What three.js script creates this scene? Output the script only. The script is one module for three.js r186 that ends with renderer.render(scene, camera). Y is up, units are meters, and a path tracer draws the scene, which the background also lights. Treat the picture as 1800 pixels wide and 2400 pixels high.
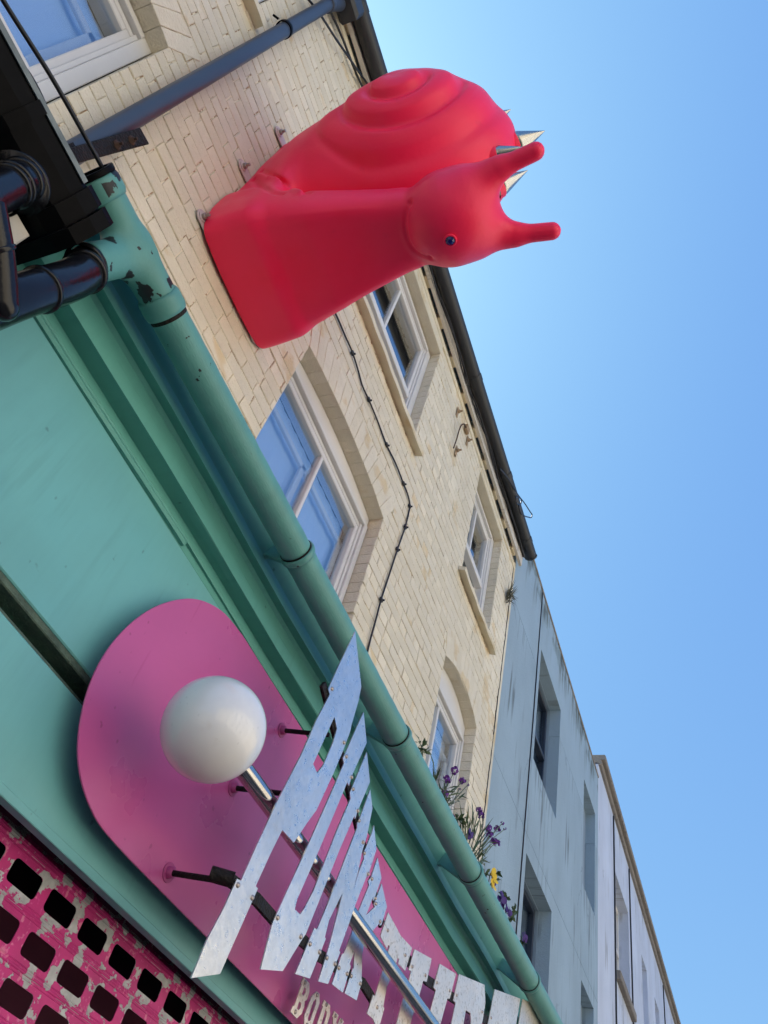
import * as THREE from 'three';
import { mergeGeometries, mergeVertices } from 'three/addons/utils/BufferGeometryUtils.js';

// ---------------------------------------------------------------- camera, sky, sun, exposure
const scene = new THREE.Scene();
const camera = new THREE.PerspectiveCamera(66.52, 3 / 4, 0.05, 400);
camera.position.set(0, 1.6, 1.7);
camera.up.set(-0.76101, 0.63656, 0.12515);
camera.lookAt(5.62007, 9.03240, -1.92963);
camera.updateMatrixWorld();
const renderer = new THREE.WebGLRenderer({ antialias: true });
renderer.toneMapping = THREE.LinearToneMapping;
renderer.toneMappingExposure = 3.75;
renderer.shadowMap.enabled = true;
const EXPO = 3.75;
const SUN = new THREE.Vector3(0.12, 0.80, -0.60).normalize();
const sun = new THREE.DirectionalLight(new THREE.Color(1.0, 0.93, 0.82), 5);
sun.position.copy(SUN).multiplyScalar(60); sun.castShadow = true;
sun.shadow.mapSize.set(2048, 2048);
Object.assign(sun.shadow.camera, { left: -30, right: 30, top: 30, bottom: -30, near: 1, far: 140 });
scene.add(sun, sun.target);
{ // clear blue sky: deeper overhead and away from the sun, paler low down and towards the sun
  const W = 512, H = 256, data = new Float32Array(W * H * 4), d = new THREE.Vector3();
  const mixc = (a, b, t) => a.map((v, i) => v + (b[i] - v) * t);
  for (let j = 0; j < H; j++) for (let i = 0; i < W; i++) {
    const el = ((j + 0.5) / H - 0.5) * Math.PI, ph = ((i + 0.5) / W - 0.5) * 2 * Math.PI;
    d.set(Math.cos(ph) * Math.cos(el), Math.sin(el), Math.sin(ph) * Math.cos(el));
    const up = Math.max(d.y, 0), g = Math.acos(THREE.MathUtils.clamp(d.dot(SUN), -1, 1));
    let c = mixc([0.088, 0.248, 0.77], [0.36, 0.68, 1.0], 0.9 * Math.pow(1 - up, 1.6));
    const glow = Math.exp(-g / 0.16), wide = Math.exp(-g / 0.43);
    c = [c[0] + 1.2 * glow + 0.70 * wide, c[1] + 1.2 * glow + 1.20 * wide, c[2] + 1.1 * glow + 0.66 * wide];
    if (d.y < 0) c = mixc(c, [0.34, 0.32, 0.29], Math.min(1, -d.y * 8));
    const k = (j * W + i) * 4; for (let q = 0; q < 3; q++) data[k + q] = c[q] / EXPO; data[k + 3] = 1;
  }
  const t = new THREE.DataTexture(data, W, H, THREE.RGBAFormat, THREE.FloatType);
  t.mapping = THREE.EquirectangularReflectionMapping; t.magFilter = t.minFilter = THREE.LinearFilter; t.needsUpdate = true;
  scene.background = t; scene.environment = t;
}

// ---------------------------------------------------------------- small tools
let seed = 20240611;
const rnd = () => { seed = (seed + 0x6D2B79F5) | 0; let t = Math.imul(seed ^ (seed >>> 15), 1 | seed); t = (t + Math.imul(t ^ (t >>> 7), 61 | t)) ^ t; return ((t ^ (t >>> 14)) >>> 0) / 4294967296; };
const rr = (a, b) => a + (b - a) * rnd();
const V = (x, y, z) => new THREE.Vector3(x, y, z);
const used = new Map();
function numbered(n) { const k = used.get(n) || 0; used.set(n, k + 1); return k ? n + '_' + String(k).padStart(3, '0') : n; }
function boxUV(g) { // planar uv in metres, by the main direction of each face
  g = g.index ? g.toNonIndexed() : g;
  const p = g.attributes.position, n = p.count, uv = new Float32Array(n * 2), a = V(), b = V(), c = V(), e = V();
  for (let i = 0; i < n; i += 3) {
    a.fromBufferAttribute(p, i); b.fromBufferAttribute(p, i + 1); c.fromBufferAttribute(p, i + 2);
    e.copy(b).sub(a).cross(c.clone().sub(a)); const x = Math.abs(e.x), y = Math.abs(e.y), z = Math.abs(e.z);
    [a, b, c].forEach((q, k) => { const o = (i + k) * 2; if (z >= x && z >= y) { uv[o] = q.x; uv[o + 1] = q.y; } else if (y >= x) { uv[o] = q.x; uv[o + 1] = q.z; } else { uv[o] = q.z; uv[o + 1] = q.y; } });
  }
  g.setAttribute('uv', new THREE.BufferAttribute(uv, 2)); return g;
}
const clean = (g) => { for (const k of Object.keys(g.attributes)) if (!['position', 'normal', 'uv'].includes(k)) g.deleteAttribute(k); return g; };
const merge = (list) => { const l = (Array.isArray(list) ? list : [list]).filter(Boolean).map((g) => clean(g.index ? g.toNonIndexed() : g)); return l.length === 1 ? l[0] : mergeGeometries(l, false); };
function part(name, geo, mat, parent, keepUV) {
  let g = merge(geo); if (!keepUV) g = boxUV(g);
  const m = new THREE.Mesh(g, mat); m.name = numbered(name); m.castShadow = m.receiveShadow = true; parent.add(m); return m;
}
function thing(name, label, category, pos = [0, 0, 0], group) {
  const o = new THREE.Group(); o.name = numbered(name); o.position.set(...pos); o.userData = { label, category }; if (group) o.userData.group = group; scene.add(o); return o;
}
function tag(o, label, category, group) { o.userData = { label, category }; if (group) o.userData.group = group; return o; }
function structure(name, geo, mat) { const m = part(name, geo, mat, scene); m.userData = { kind: 'structure' }; return m; }
const box = (x0, x1, y0, y1, z0, z1) => new THREE.BoxGeometry(x1 - x0, y1 - y0, z1 - z0).translate((x0 + x1) / 2, (y0 + y1) / 2, (z0 + z1) / 2);
function bevelBox(x0, x1, y0, y1, z0, z1, r = 0.004) {
  const s = new THREE.Shape([new THREE.Vector2(x0 + r, y0 + r), new THREE.Vector2(x1 - r, y0 + r), new THREE.Vector2(x1 - r, y1 - r), new THREE.Vector2(x0 + r, y1 - r)]);
  return new THREE.ExtrudeGeometry(s, { depth: z1 - z0 - 2 * r, bevelEnabled: true, bevelThickness: r, bevelSize: r, bevelSegments: 1, steps: 1 }).translate(0, 0, z0 + r);
}
const poly = (pts) => new THREE.Shape(pts.map((p) => new THREE.Vector2(p[0], p[1])));
const hole = (pts) => new THREE.Path(pts.map((p) => new THREE.Vector2(p[0], p[1])));
const plate = (s, z0, z1, r = 0) => r ? new THREE.ExtrudeGeometry(s, { depth: z1 - z0 - 2 * r, bevelEnabled: true, bevelThickness: r, bevelSize: r, bevelOffset: -r, bevelSegments: 1, curveSegments: 24 }).translate(0, 0, z0 + r) : new THREE.ExtrudeGeometry(s, { depth: z1 - z0, bevelEnabled: false, curveSegments: 24 }).translate(0, 0, z0);
function prismX(profile, x0, x1, skew) { // profile [[y,z],...] swept along x
  const s = new THREE.Shape(profile.map((p) => new THREE.Vector2(p[1], p[0]))); // shape x = z, y = y
  const g = new THREE.ExtrudeGeometry(s, { depth: x1 - x0, bevelEnabled: false, steps: skew ? 24 : 1 });
  const p = g.attributes.position;
  for (let i = 0; i < p.count; i++) { const z = p.getX(i), y = p.getY(i), x = x0 + p.getZ(i); const [dy, dz] = skew ? skew(x, y, z) : [0, 0]; p.setXYZ(i, x, y + dy, z + dz); }
  const n = g.index ? g.toNonIndexed() : g, q = n.attributes.position; // the swap of axes mirrors: turn the faces round
  for (let i = 0; i < q.count; i += 3) { const t = [q.getX(i + 1), q.getY(i + 1), q.getZ(i + 1)]; q.setXYZ(i + 1, q.getX(i + 2), q.getY(i + 2), q.getZ(i + 2)); q.setXYZ(i + 2, ...t); }
  n.computeVertexNormals(); return n;
}
const up0 = V(0, 1, 0);
function rod(a, b, r, r2 = r, seg = 20, open = false) {
  const A = V(...a), B = V(...b), d = B.clone().sub(A), g = new THREE.CylinderGeometry(r2, r, d.length(), seg, 1, open);
  return g.applyQuaternion(new THREE.Quaternion().setFromUnitVectors(up0, d.clone().normalize())).translate(...A.add(B).multiplyScalar(0.5).toArray());
}
function turned(profile, a, dir, seg = 32) { // lathe [[r, along],...] about an axis
  const g = new THREE.LatheGeometry(profile.map((p) => new THREE.Vector2(p[0], p[1])), seg);
  return g.applyQuaternion(new THREE.Quaternion().setFromUnitVectors(up0, V(...dir).normalize())).translate(...a);
}
const tube = (pts, r, n = 40, seg = 8, closed = false) => new THREE.TubeGeometry(new THREE.CatmullRomCurve3(pts.map((p) => V(...p)), closed), n, r, seg, closed);

// ---------------------------------------------------------------- textures (tileable value noise)
const hash = (x, y, s) => { let h = Math.imul(x, 374761393) + Math.imul(y, 668265263) + Math.imul(s, 1274126177); h = Math.imul(h ^ (h >>> 13), 1274126177); return ((h ^ (h >>> 16)) >>> 0) / 4294967296; };
function vnoise(x, y, px, py, s) { const xi = Math.floor(x), yi = Math.floor(y), fx = x - xi, fy = y - yi, u = fx * fx * (3 - 2 * fx), v = fy * fy * (3 - 2 * fy); const m = (a, p) => ((a % p) + p) % p; const h = (i, j) => hash(m(xi + i, px), m(yi + j, py), s); return (h(0, 0) * (1 - u) + h(1, 0) * u) * (1 - v) + (h(0, 1) * (1 - u) + h(1, 1) * u) * v; }
function fbm(u, v, px, py, oct, s) { let a = 0.5, t = 0, n = 0; for (let o = 0; o < oct; o++) { t += a * vnoise(u * px, v * py, px, py, s + o * 17); n += a; a *= 0.55; px *= 2; py *= 2; } return t / n; }
const ss = (a, b, x) => { const t = Math.min(1, Math.max(0, (x - a) / (b - a))); return t * t * (3 - 2 * t); };
const toS = (v) => { v = Math.min(1, Math.max(0, v)); return 255 * (v <= 0.0031308 ? 12.92 * v : 1.055 * Math.pow(v, 1 / 2.4) - 0.055); };
function texture(n, fn, color, metres = 1, h = n) {
  const d = new Uint8Array(n * h * 4);
  for (let j = 0; j < h; j++) for (let i = 0; i < n; i++) { const c = fn(i / n, j / h), k = (j * n + i) * 4; for (let q = 0; q < 3; q++) { const v = Array.isArray(c) ? c[q] : c; d[k + q] = color ? toS(v) : Math.min(255, Math.max(0, v * 255)); } d[k + 3] = 255; }
  const t = new THREE.DataTexture(d, n, h, THREE.RGBAFormat); t.wrapS = t.wrapT = THREE.RepeatWrapping; t.magFilter = THREE.LinearFilter; t.minFilter = THREE.LinearMipmapLinearFilter; t.generateMipmaps = true;
  if (color) t.colorSpace = THREE.SRGBColorSpace;
  const mm = Array.isArray(metres) ? metres : [metres, metres]; t.repeat.set(1 / mm[0], 1 / mm[1]); t.needsUpdate = true; return t;
}
const again = (t, mx, my = mx) => { const c = t.clone(); c.repeat.set(1 / mx, 1 / my); c.needsUpdate = true; return c; };
const T = {};
T.soft = texture(512, (u, v) => { const a = fbm(u, v, 4, 4, 6, 3); return 0.80 + 0.28 * (a - 0.2); }, true, 1.7);
T.cream = texture(512, (u, v) => { const a = fbm(u, v, 3, 3, 6, 5), b = fbm(u, v, 24, 24, 3, 9), st = ss(0.66, 0.8, fbm(u, v, 9, 12, 4, 31)); const k = 0.80 + 0.36 * (a - 0.28) + 0.09 * (b - 0.5); return [k * (1 - 0.10 * st), k * (1 - 0.2 * st), k * (1 - 0.36 * st)]; }, true, 1.9);
T.bump = texture(512, (u, v) => 0.55 * fbm(u, v, 16, 16, 5, 21) + 0.45 * fbm(u, v, 70, 70, 2, 22), false, 0.45);
T.orange = texture(256, (u, v) => fbm(u, v, 24, 24, 3, 41), false, 0.25);
T.wave = texture(512, (u, v) => fbm(u, v, 3, 5, 3, 45), false, 1.3);
T.streak = texture(512, (u, v) => { const a = fbm(u, v, 40, 3, 5, 51), b = fbm(u, v, 5, 4, 5, 52); const s = ss(0.54, 0.76, a) * ss(0.36, 0.6, b); const cr = 1 - ss(0.0, 0.012, Math.abs(fbm(u, v, 3, 3, 5, 55) - 0.5)); const k = 0.86 + 0.26 * (b - 0.3) - 0.50 * s - 0.22 * cr * ss(0.5, 0.6, fbm(u, v, 4, 4, 2, 57)); return [k, k * (1 - 0.02 * s), k * (1 - 0.06 * s)]; }, true, 2.6);
T.rough = texture(256, (u, v) => { const r = 0.75 + 0.5 * (fbm(u, v, 6, 6, 5, 61) - 0.4); return [r, r, r]; }, false, 0.9);
T.teal = texture(1024, (u, v) => { const a = fbm(u, v, 4, 4, 5, 71), c = fbm(u, v, 26, 26, 4, 73), m = fbm(u, v, 5, 5, 3, 74); const chip = ss(0.775, 0.79, c + 0.22 * (m - 0.5)); const scr = ss(0.80, 0.86, fbm(u, v, 60, 9, 3, 76)) * 0.25; const k = (0.84 + 0.22 * (a - 0.3)) * (1 - scr); return [k * (1 - chip) + 0.10 * chip, k * (1 - chip) + 0.05 * chip, k * (1 - chip) + 0.06 * chip]; }, true, 1.15);
T.tealclean = texture(512, (u, v) => { const a = fbm(u, v, 4, 4, 5, 81), c = fbm(u, v, 40, 40, 3, 83); const dot = ss(0.84, 0.88, c) * 0.35; const st = ss(0.55, 0.8, fbm(u, v, 50, 4, 5, 85)) * ss(0.4, 0.7, a), br = fbm(u, v, 90, 8, 3, 87) - 0.5; const k = 0.86 + 0.24 * (a - 0.3) - 0.10 * st + 0.05 * br; return k * (1 - dot); }, true, 1.5);
T.galv = texture(512, (u, v) => { const a = fbm(u, v, 40, 40, 4, 91), b = fbm(u, v, 3, 3, 4, 92), d = ss(0.62, 0.8, fbm(u, v, 60, 60, 3, 94)); return 0.80 + 0.16 * (a - 0.5) + 0.20 * (b - 0.5) - 0.05 * d; }, true, 0.5);
T.globe = texture(512, (u, v) => { const d = ss(0.68, 0.86, fbm(u, v, 9, 9, 5, 181)), e = ss(0.80, 0.84, fbm(u, v, 40, 40, 3, 183)); const k = 1 - 0.10 * d - 0.10 * e; return [k, k * (1 - 0.02 * d), k * (1 - 0.05 * d)]; }, true, 0.5);
T.galvold = texture(512, (u, v) => { const a = fbm(u, v, 34, 34, 4, 191), b = fbm(u, v, 3, 3, 4, 192), d = ss(0.60, 0.74, fbm(u, v, 50, 50, 3, 194)); const k = 0.84 + 0.14 * (a - 0.5) + 0.22 * (b - 0.5); return [k * (1 - 0.3 * d), k * (1 - 0.34 * d), k * (1 - 0.4 * d)]; }, true, 0.55);
T.galvr = texture(512, (u, v) => { const r = 0.8 + 0.5 * (fbm(u, v, 30, 30, 4, 95) - 0.5); return [r, r, r]; }, false, 0.5);
const chipAt = (u, v) => { const a = fbm(u, v, 18, 24, 6, 101), b = fbm(u, v, 3, 3, 3, 104); return ss(0.605, 0.625, a + 0.30 * (b - 0.5)); };
T.shutter = texture(1024, (u, v) => { const c = chipAt(u, v), s = ss(0.6, 0.75, fbm(u, v, 44, 36, 4, 107)), g = 0.42 + 0.3 * (fbm(u, v, 30, 30, 4, 108) - 0.5), p = 0.85 + 0.4 * (fbm(u, v, 9, 9, 4, 109) - 0.5); return [(0.60 + 0.14 * s) * p * (1 - c) + g * c, (0.018 + 0.17 * s * s) * p * (1 - c) + g * c, (0.20 + 0.13 * s) * p * (1 - c) + g * 0.98 * c]; }, true, 0.62);
T.shutterh = texture(512, (u, v) => 1 - chipAt(u, v) * 0.8 - 0.2 * fbm(u, v, 60, 60, 2, 112), false, 0.62);
T.brown = texture(256, (u, v) => { const a = fbm(u, v, 10, 10, 5, 121); return [0.6 + 0.8 * (a - 0.4), 0.6 + 0.7 * (a - 0.4), 0.6 + 0.6 * (a - 0.4)]; }, true, 0.4);
T.pink = texture(512, (u, v) => { const a = fbm(u, v, 3, 3, 5, 131), c = 0.8 * ss(0.85, 0.88, fbm(u, v, 34, 34, 3, 133)), st = 0.6 * ss(0.80, 0.9, fbm(u, v, 44, 5, 4, 136)); const k = 0.87 + 0.2 * (a - 0.3); return [k * (1 - 0.35 * c - 0.12 * st), k * (1 - 0.5 * c - 0.3 * st), k * (1 - 0.4 * c - 0.2 * st)]; }, true, 1.3);
T.snail = texture(512, (u, v) => { const a = fbm(u, v, 3, 3, 5, 141), b = fbm(u, v, 30, 6, 4, 143), d = ss(0.70, 0.84, fbm(u, v, 9, 9, 5, 145)); const k = 1.0 + 0.12 * (a - 0.42) + 0.05 * (b - 0.5); return [k * (1 - 0.06 * d), k * (0.85 + 1.2 * (a - 0.4)), k * (0.88 + 0.7 * (a - 0.4))]; }, true, 0.9);

T.mortar = texture(512, (u, v) => { const a = ss(0.50, 0.60, fbm(u, v, 26, 40, 4, 151) + 0.25 * (fbm(u, v, 5, 5, 3, 153) - 0.5)); return [0.80 * (1 - a) + 0.36 * a, 0.72 * (1 - a) + 0.24 * a, 0.56 * (1 - a) + 0.14 * a]; }, true, 0.9);
T.tee = texture(512, (u, v) => { const c0 = fbm(u, v, 9, 9, 5, 171), m = fbm(u, v, 3, 3, 2, 173), c = ss(0.69, 0.705, c0 + 0.35 * (m - 0.5)), k = 0.86 + 0.2 * (fbm(u, v, 4, 4, 4, 175) - 0.3); return [k * (1 - c) + 0.08 * c, k * (1 - c) + 0.035 * c, k * (1 - c) + 0.045 * c]; }, true, 0.55);
T.pipe = texture(256, (u, v) => { const a = fbm(u, v, 9, 30, 5, 161), e = Math.min(v, 1 - v), near = 0.27 * (1 - ss(0.0, 0.03, e)) + 0.10 * ss(0.60, 0.72, fbm(u, v, 3, 3, 2, 163)) * ss(0.62, 0.7, v) * (1 - ss(0.74, 0.80, v)) - 0.12; const c = ss(0.70, 0.715, a + near), k = 0.86 + 0.2 * (fbm(u, v, 3, 20, 4, 165) - 0.3); return [k * (1 - c) + 0.09 * c, k * (1 - c) + 0.04 * c, k * (1 - c) + 0.05 * c]; }, true, 1, 1024);
const std = (o) => new THREE.MeshStandardMaterial(o);
const lin = (r, g, b) => new THREE.Color().setRGB(r, g, b);
const M = {};
const creamTints = [[0.86, 0.775, 0.61], [0.845, 0.76, 0.59], [0.87, 0.79, 0.63], [0.835, 0.75, 0.58]];
M.bricks = creamTints.map((c) => std({ color: lin(...c), map: T.cream, bumpMap: T.bump, bumpScale: 0.006, roughness: 0.74 }));
M.mortar = std({ color: lin(1, 1, 1), map: T.mortar, bumpMap: T.bump, bumpScale: 0.006, roughness: 0.95 });
M.render = std({ color: lin(0.80, 0.73, 0.57), map: T.cream, bumpMap: T.bump, bumpScale: 0.004, roughness: 0.8 });
M.tanstone = std({ color: lin(0.60, 0.52, 0.36), map: T.cream, bumpMap: T.bump, bumpScale: 0.008, roughness: 0.85 });
M.white = std({ color: lin(0.76, 0.75, 0.74), map: T.soft, bumpMap: T.wave, bumpScale: 0.002, roughness: 0.45 });
M.whiteold = std({ color: lin(0.66, 0.62, 0.56), map: T.streak, bumpMap: T.bump, bumpScale: 0.004, roughness: 0.7 });
M.teal = std({ color: lin(0.115, 0.40, 0.345), map: T.tealclean, bumpMap: T.wave, bumpScale: 0.003, roughness: 0.75, roughnessMap: T.rough });
M.tealflat = std({ color: lin(0.17, 0.48, 0.475), map: T.tealclean, bumpMap: T.wave, bumpScale: 0.003, roughness: 0.55, roughnessMap: T.rough });
M.tealpipe = std({ color: lin(0.115, 0.345, 0.315), map: T.teal, bumpMap: T.orange, bumpScale: 0.0006, roughness: 0.40 });
M.tealtube = std({ color: lin(0.115, 0.345, 0.315), map: T.pipe, bumpMap: T.orange, bumpScale: 0.0006, roughness: 0.5 });
M.tealtee = std({ color: lin(0.115, 0.345, 0.315), map: T.tee, bumpMap: T.orange, bumpScale: 0.0006, roughness: 0.5 });
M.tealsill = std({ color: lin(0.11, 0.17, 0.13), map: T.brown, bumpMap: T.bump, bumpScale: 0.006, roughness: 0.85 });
M.pink = std({ color: lin(0.62, 0.11, 0.325), map: T.pink, bumpMap: T.wave, bumpScale: 0.003, roughness: 0.38, roughnessMap: T.rough });
M.pinkrim = std({ color: lin(0.40, 0.05, 0.20), roughness: 0.5 });
M.galv = std({ color: lin(0.80, 0.81, 0.83), map: T.galv, metalness: 0.88, roughness: 0.4, roughnessMap: T.galvr, bumpMap: T.orange, bumpScale: 0.0004 });
M.galvwarm = std({ color: lin(0.93, 0.83, 0.74), map: T.galvold, metalness: 0.7, roughness: 0.45, roughnessMap: T.galvr, bumpMap: T.orange, bumpScale: 0.0004 });
M.chrome = std({ color: lin(0.46, 0.46, 0.47), metalness: 1, roughness: 0.13, bumpMap: T.wave, bumpScale: 0.0006 });
M.steel = std({ color: lin(0.44, 0.43, 0.41), metalness: 1, roughness: 0.24 });
M.boltsteel = std({ color: lin(0.42, 0.36, 0.33), metalness: 0.8, roughness: 0.45 });
M.iron = new THREE.MeshPhysicalMaterial({ specularIntensity: 0.35, color: lin(0.022, 0.018, 0.017), map: T.brown, bumpMap: T.bump, bumpScale: 0.008, roughness: 0.6 });
M.rust = std({ color: lin(0.085, 0.04, 0.026), map: T.brown, roughness: 0.85 });
M.rustlight = std({ color: lin(0.50, 0.36, 0.22), map: T.brown, bumpMap: T.bump, bumpScale: 0.006, roughness: 0.85 });
M.black = new THREE.MeshPhysicalMaterial({ color: lin(0.008, 0.008, 0.010), roughness: 0.2, specularIntensity: 0.7, bumpMap: T.bump, bumpScale: 0.0008 });
M.blackmatt = new THREE.MeshPhysicalMaterial({ specularIntensity: 0.12, color: lin(0.005, 0.005, 0.006), map: T.brown, roughness: 0.42, bumpMap: T.wave, bumpScale: 0.003 });
M.gutter = std({ color: lin(0.030, 0.033, 0.038), map: T.soft, roughness: 0.5 });
M.downpipe = std({ color: lin(0.052, 0.068, 0.10), map: T.soft, roughness: 0.42, bumpMap: T.wave, bumpScale: 0.001 });
M.cable = std({ color: lin(0.010, 0.010, 0.014), roughness: 0.45 });
M.snail = new THREE.MeshPhysicalMaterial({ color: lin(1.0, 0.018, 0.10), map: T.snail, roughness: 0.56, roughnessMap: T.rough, specularIntensity: 0.8, bumpMap: T.orange, bumpScale: 0.0005 });
M.lugpaint = std({ color: lin(0.62, 0.50, 0.50), map: T.soft, roughness: 0.6 });
M.gem = std({ color: lin(0.004, 0.008, 0.13), roughness: 0.08, flatShading: true });
M.globe = new THREE.MeshPhysicalMaterial({ color: lin(0.80, 0.79, 0.79), map: T.globe, roughness: 0.5, clearcoat: 1, clearcoatRoughness: 0.03 });
M.glass = new THREE.MeshPhysicalMaterial({ color: lin(0.88, 0.93, 0.98), transmission: 1, thickness: 0, roughness: 0.01, ior: 2.3 });
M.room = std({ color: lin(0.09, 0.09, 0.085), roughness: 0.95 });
M.curtain = std({ color: lin(0.50, 0.62, 0.80), roughness: 0.95 });
M.curtaingrey = std({ color: lin(0.42, 0.42, 0.38), roughness: 0.95 });
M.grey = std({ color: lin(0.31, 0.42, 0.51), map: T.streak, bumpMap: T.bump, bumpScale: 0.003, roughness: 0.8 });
T.parapet = texture(512, (u, v) => { const a = fbm(u, v, 46, 2, 5, 201), b = fbm(u, v, 7, 2, 4, 203), c = fbm(u, v, 14, 6, 5, 205), t = ss(0.35, 1, v); const s1 = ss(0.50, 0.72, a + 0.22 * (b - 0.5) + 0.16 * t - 0.06) * t, s2 = ss(0.56, 0.7, c + 0.2 * t - 0.1) * ss(0.5, 0.95, v); const k = 0.92 + 0.18 * (b - 0.4) - 0.48 * s1 - 0.30 * s2; return [k * (1 + 0.05 * s1), k, k * (1 - 0.10 * s1 - 0.08 * s2)]; }, true, [3.1, 1.11]); T.parapet.offset.y = -6.99 / 1.11;
M.greytop = std({ color: lin(0.31, 0.42, 0.51), map: T.parapet, bumpMap: T.bump, bumpScale: 0.003, roughness: 0.8 });
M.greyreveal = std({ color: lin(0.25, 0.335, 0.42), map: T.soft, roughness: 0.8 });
M.navy = std({ color: lin(0.018, 0.028, 0.05), roughness: 0.35 });
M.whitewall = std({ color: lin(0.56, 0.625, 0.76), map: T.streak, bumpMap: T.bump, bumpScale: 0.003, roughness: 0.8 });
T.whitetop = T.parapet.clone(); T.whitetop.repeat.set(1 / 4.3, 1 / 3.4); T.whitetop.offset.y = -4.96 / 3.4; T.whitetop.needsUpdate = true;
M.capstone = std({ color: lin(0.27, 0.24, 0.21), map: T.streak, bumpMap: T.bump, bumpScale: 0.01, roughness: 0.9 });
M.slate = std({ color: lin(0.06, 0.06, 0.065), map: T.soft, roughness: 0.8 });
M.leaf = new THREE.MeshPhysicalMaterial({ color: lin(0.055, 0.10, 0.035), roughness: 0.7, transmission: 0.25, thickness: 0, side: THREE.DoubleSide });
M.drygrass = std({ color: lin(0.10, 0.10, 0.07), roughness: 0.9, side: THREE.DoubleSide });
M.violet = std({ color: lin(0.14, 0.028, 0.26), roughness: 0.7, side: THREE.DoubleSide });
M.indigo = std({ color: lin(0.045, 0.012, 0.16), roughness: 0.7, side: THREE.DoubleSide });
M.yellow = std({ color: lin(0.75, 0.52, 0.04), roughness: 0.7, side: THREE.DoubleSide });
M.maroon = std({ color: lin(0.085, 0.008, 0.035), roughness: 0.8 });
M.asphalt = std({ color: lin(0.055, 0.055, 0.057), map: T.soft, bumpMap: T.bump, bumpScale: 0.01, roughness: 0.92 });
M.paving = std({ color: lin(0.17, 0.155, 0.14), map: T.soft, bumpMap: T.bump, bumpScale: 0.006, roughness: 0.88 });
M.stucco = std({ color: lin(0.72, 0.69, 0.64), map: T.soft, roughness: 0.8 });
M.stucco2 = std({ color: lin(0.68, 0.60, 0.48), map: T.soft, roughness: 0.8 });
M.darkpane = new THREE.MeshPhysicalMaterial({ color: lin(0.03, 0.035, 0.04), roughness: 0.05, clearcoat: 1 });

// ---------------------------------------------------------------- ground
structure('road', new THREE.PlaneGeometry(300, 6.0).rotateX(-Math.PI / 2).translate(0, 0, 6.4), M.asphalt);
structure('pavement', box(-150, 150, -0.2, 0.0, -0.4, 3.3), M.paving);
structure('far_pavement', box(-150, 150, -0.2, 0.1, 9.4, 12.4), M.paving);
structure('ground', new THREE.PlaneGeometry(700, 700).rotateX(-Math.PI / 2).translate(0, -0.12, 0), M.asphalt);
for (const o of scene.children) if (o.name === 'road') o.position.y = -0.1;

// ---------------------------------------------------------------- cream brick house
const house = thing('brick_house', 'cream painted brick house with white sash windows behind the red snail', 'house', [0, 0, 0]);
// openings: x0, x1, bottom, spring, rise of the brick arch
const OPEN = [
  { x0: -1.10, x1: 0.062, y0: 3.40, ys: 4.93, rise: 0.03 },
  { x0: 1.48, x1: 2.646, y0: 3.40, ys: 5.035, rise: 0.05 },
  { x0: 3.945, x1: 4.785, y0: 3.40, ys: 5.085, rise: 0.10 },
  { x0: 1.60, x1: 2.706, y0: 5.90, ys: 7.17, rise: 0.0, upper: true },
  { x0: 3.945, x1: 4.77, y0: 5.90, ys: 7.215, rise: 0.0, upper: true },
  { x0: -1.10, x1: 0.062, y0: 5.90, ys: 7.17, rise: 0.0, upper: true },
];
const intrados = (o, x) => { const w = (o.x1 - o.x0) / 2, t = (x - (o.x0 + o.x1) / 2) / w; return o.ys + o.rise * (1 - t * t); };
const WX0 = -2.4, WX1 = 5.20, WALLTOP = 7.33;
{ // wall core behind the bricks, with the window openings cut through
  const s = poly([[WX0, 2.4], [WX1, 2.4], [WX1, WALLTOP + 0.1], [WX0, WALLTOP + 0.1]]);
  for (const o of OPEN) { const e = 0.014, pts = [[o.x0 - e, o.y0], [o.x1 + e, o.y0]]; for (let i = 0; i <= 10; i++) { const x = o.x1 + e + (o.x0 - o.x1 - 2 * e) * i / 10; pts.push([x, Math.min(intrados(o, x) + e, WALLTOP - 0.02)]); } s.holes.push(hole(pts)); }
  part('wall', plate(s, -0.25, -0.0046), M.mortar, house);
}
function brickGeo(w, h, d, j) { // front face raised and chamfered, slightly out of true
  const c = 0.0024, q = () => rr(-j, j), z = q();
  const F = [[-w / 2 + c, -h / 2 + c], [w / 2 - c, -h / 2 + c], [w / 2 - c, h / 2 - c], [-w / 2 + c, h / 2 - c]].map((p) => [p[0] + q(), p[1] + q() * 0.8, z + q() * 0.6]);
  const B = [[-w / 2, -h / 2], [w / 2, -h / 2], [w / 2, h / 2], [-w / 2, h / 2]].map((p) => [p[0] + q() * 0.5, p[1] + q() * 0.5, z - 0.0042]);
  const K = B.map((p) => [p[0], p[1], -d]);
  const pos = []; const quad = (a, b, c2, d2) => pos.push(...a, ...b, ...c2, ...a, ...c2, ...d2);
  quad(F[0], F[1], F[2], F[3]);
  for (let i = 0; i < 4; i++) { const k = (i + 1) % 4; quad(B[i], B[k], F[k], F[i]); quad(K[i], K[k], B[k], B[i]); }
  const g = new THREE.BufferGeometry(); g.setAttribute('position', new THREE.BufferAttribute(new Float32Array(pos), 3)); g.computeVertexNormals(); return g;
}
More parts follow.
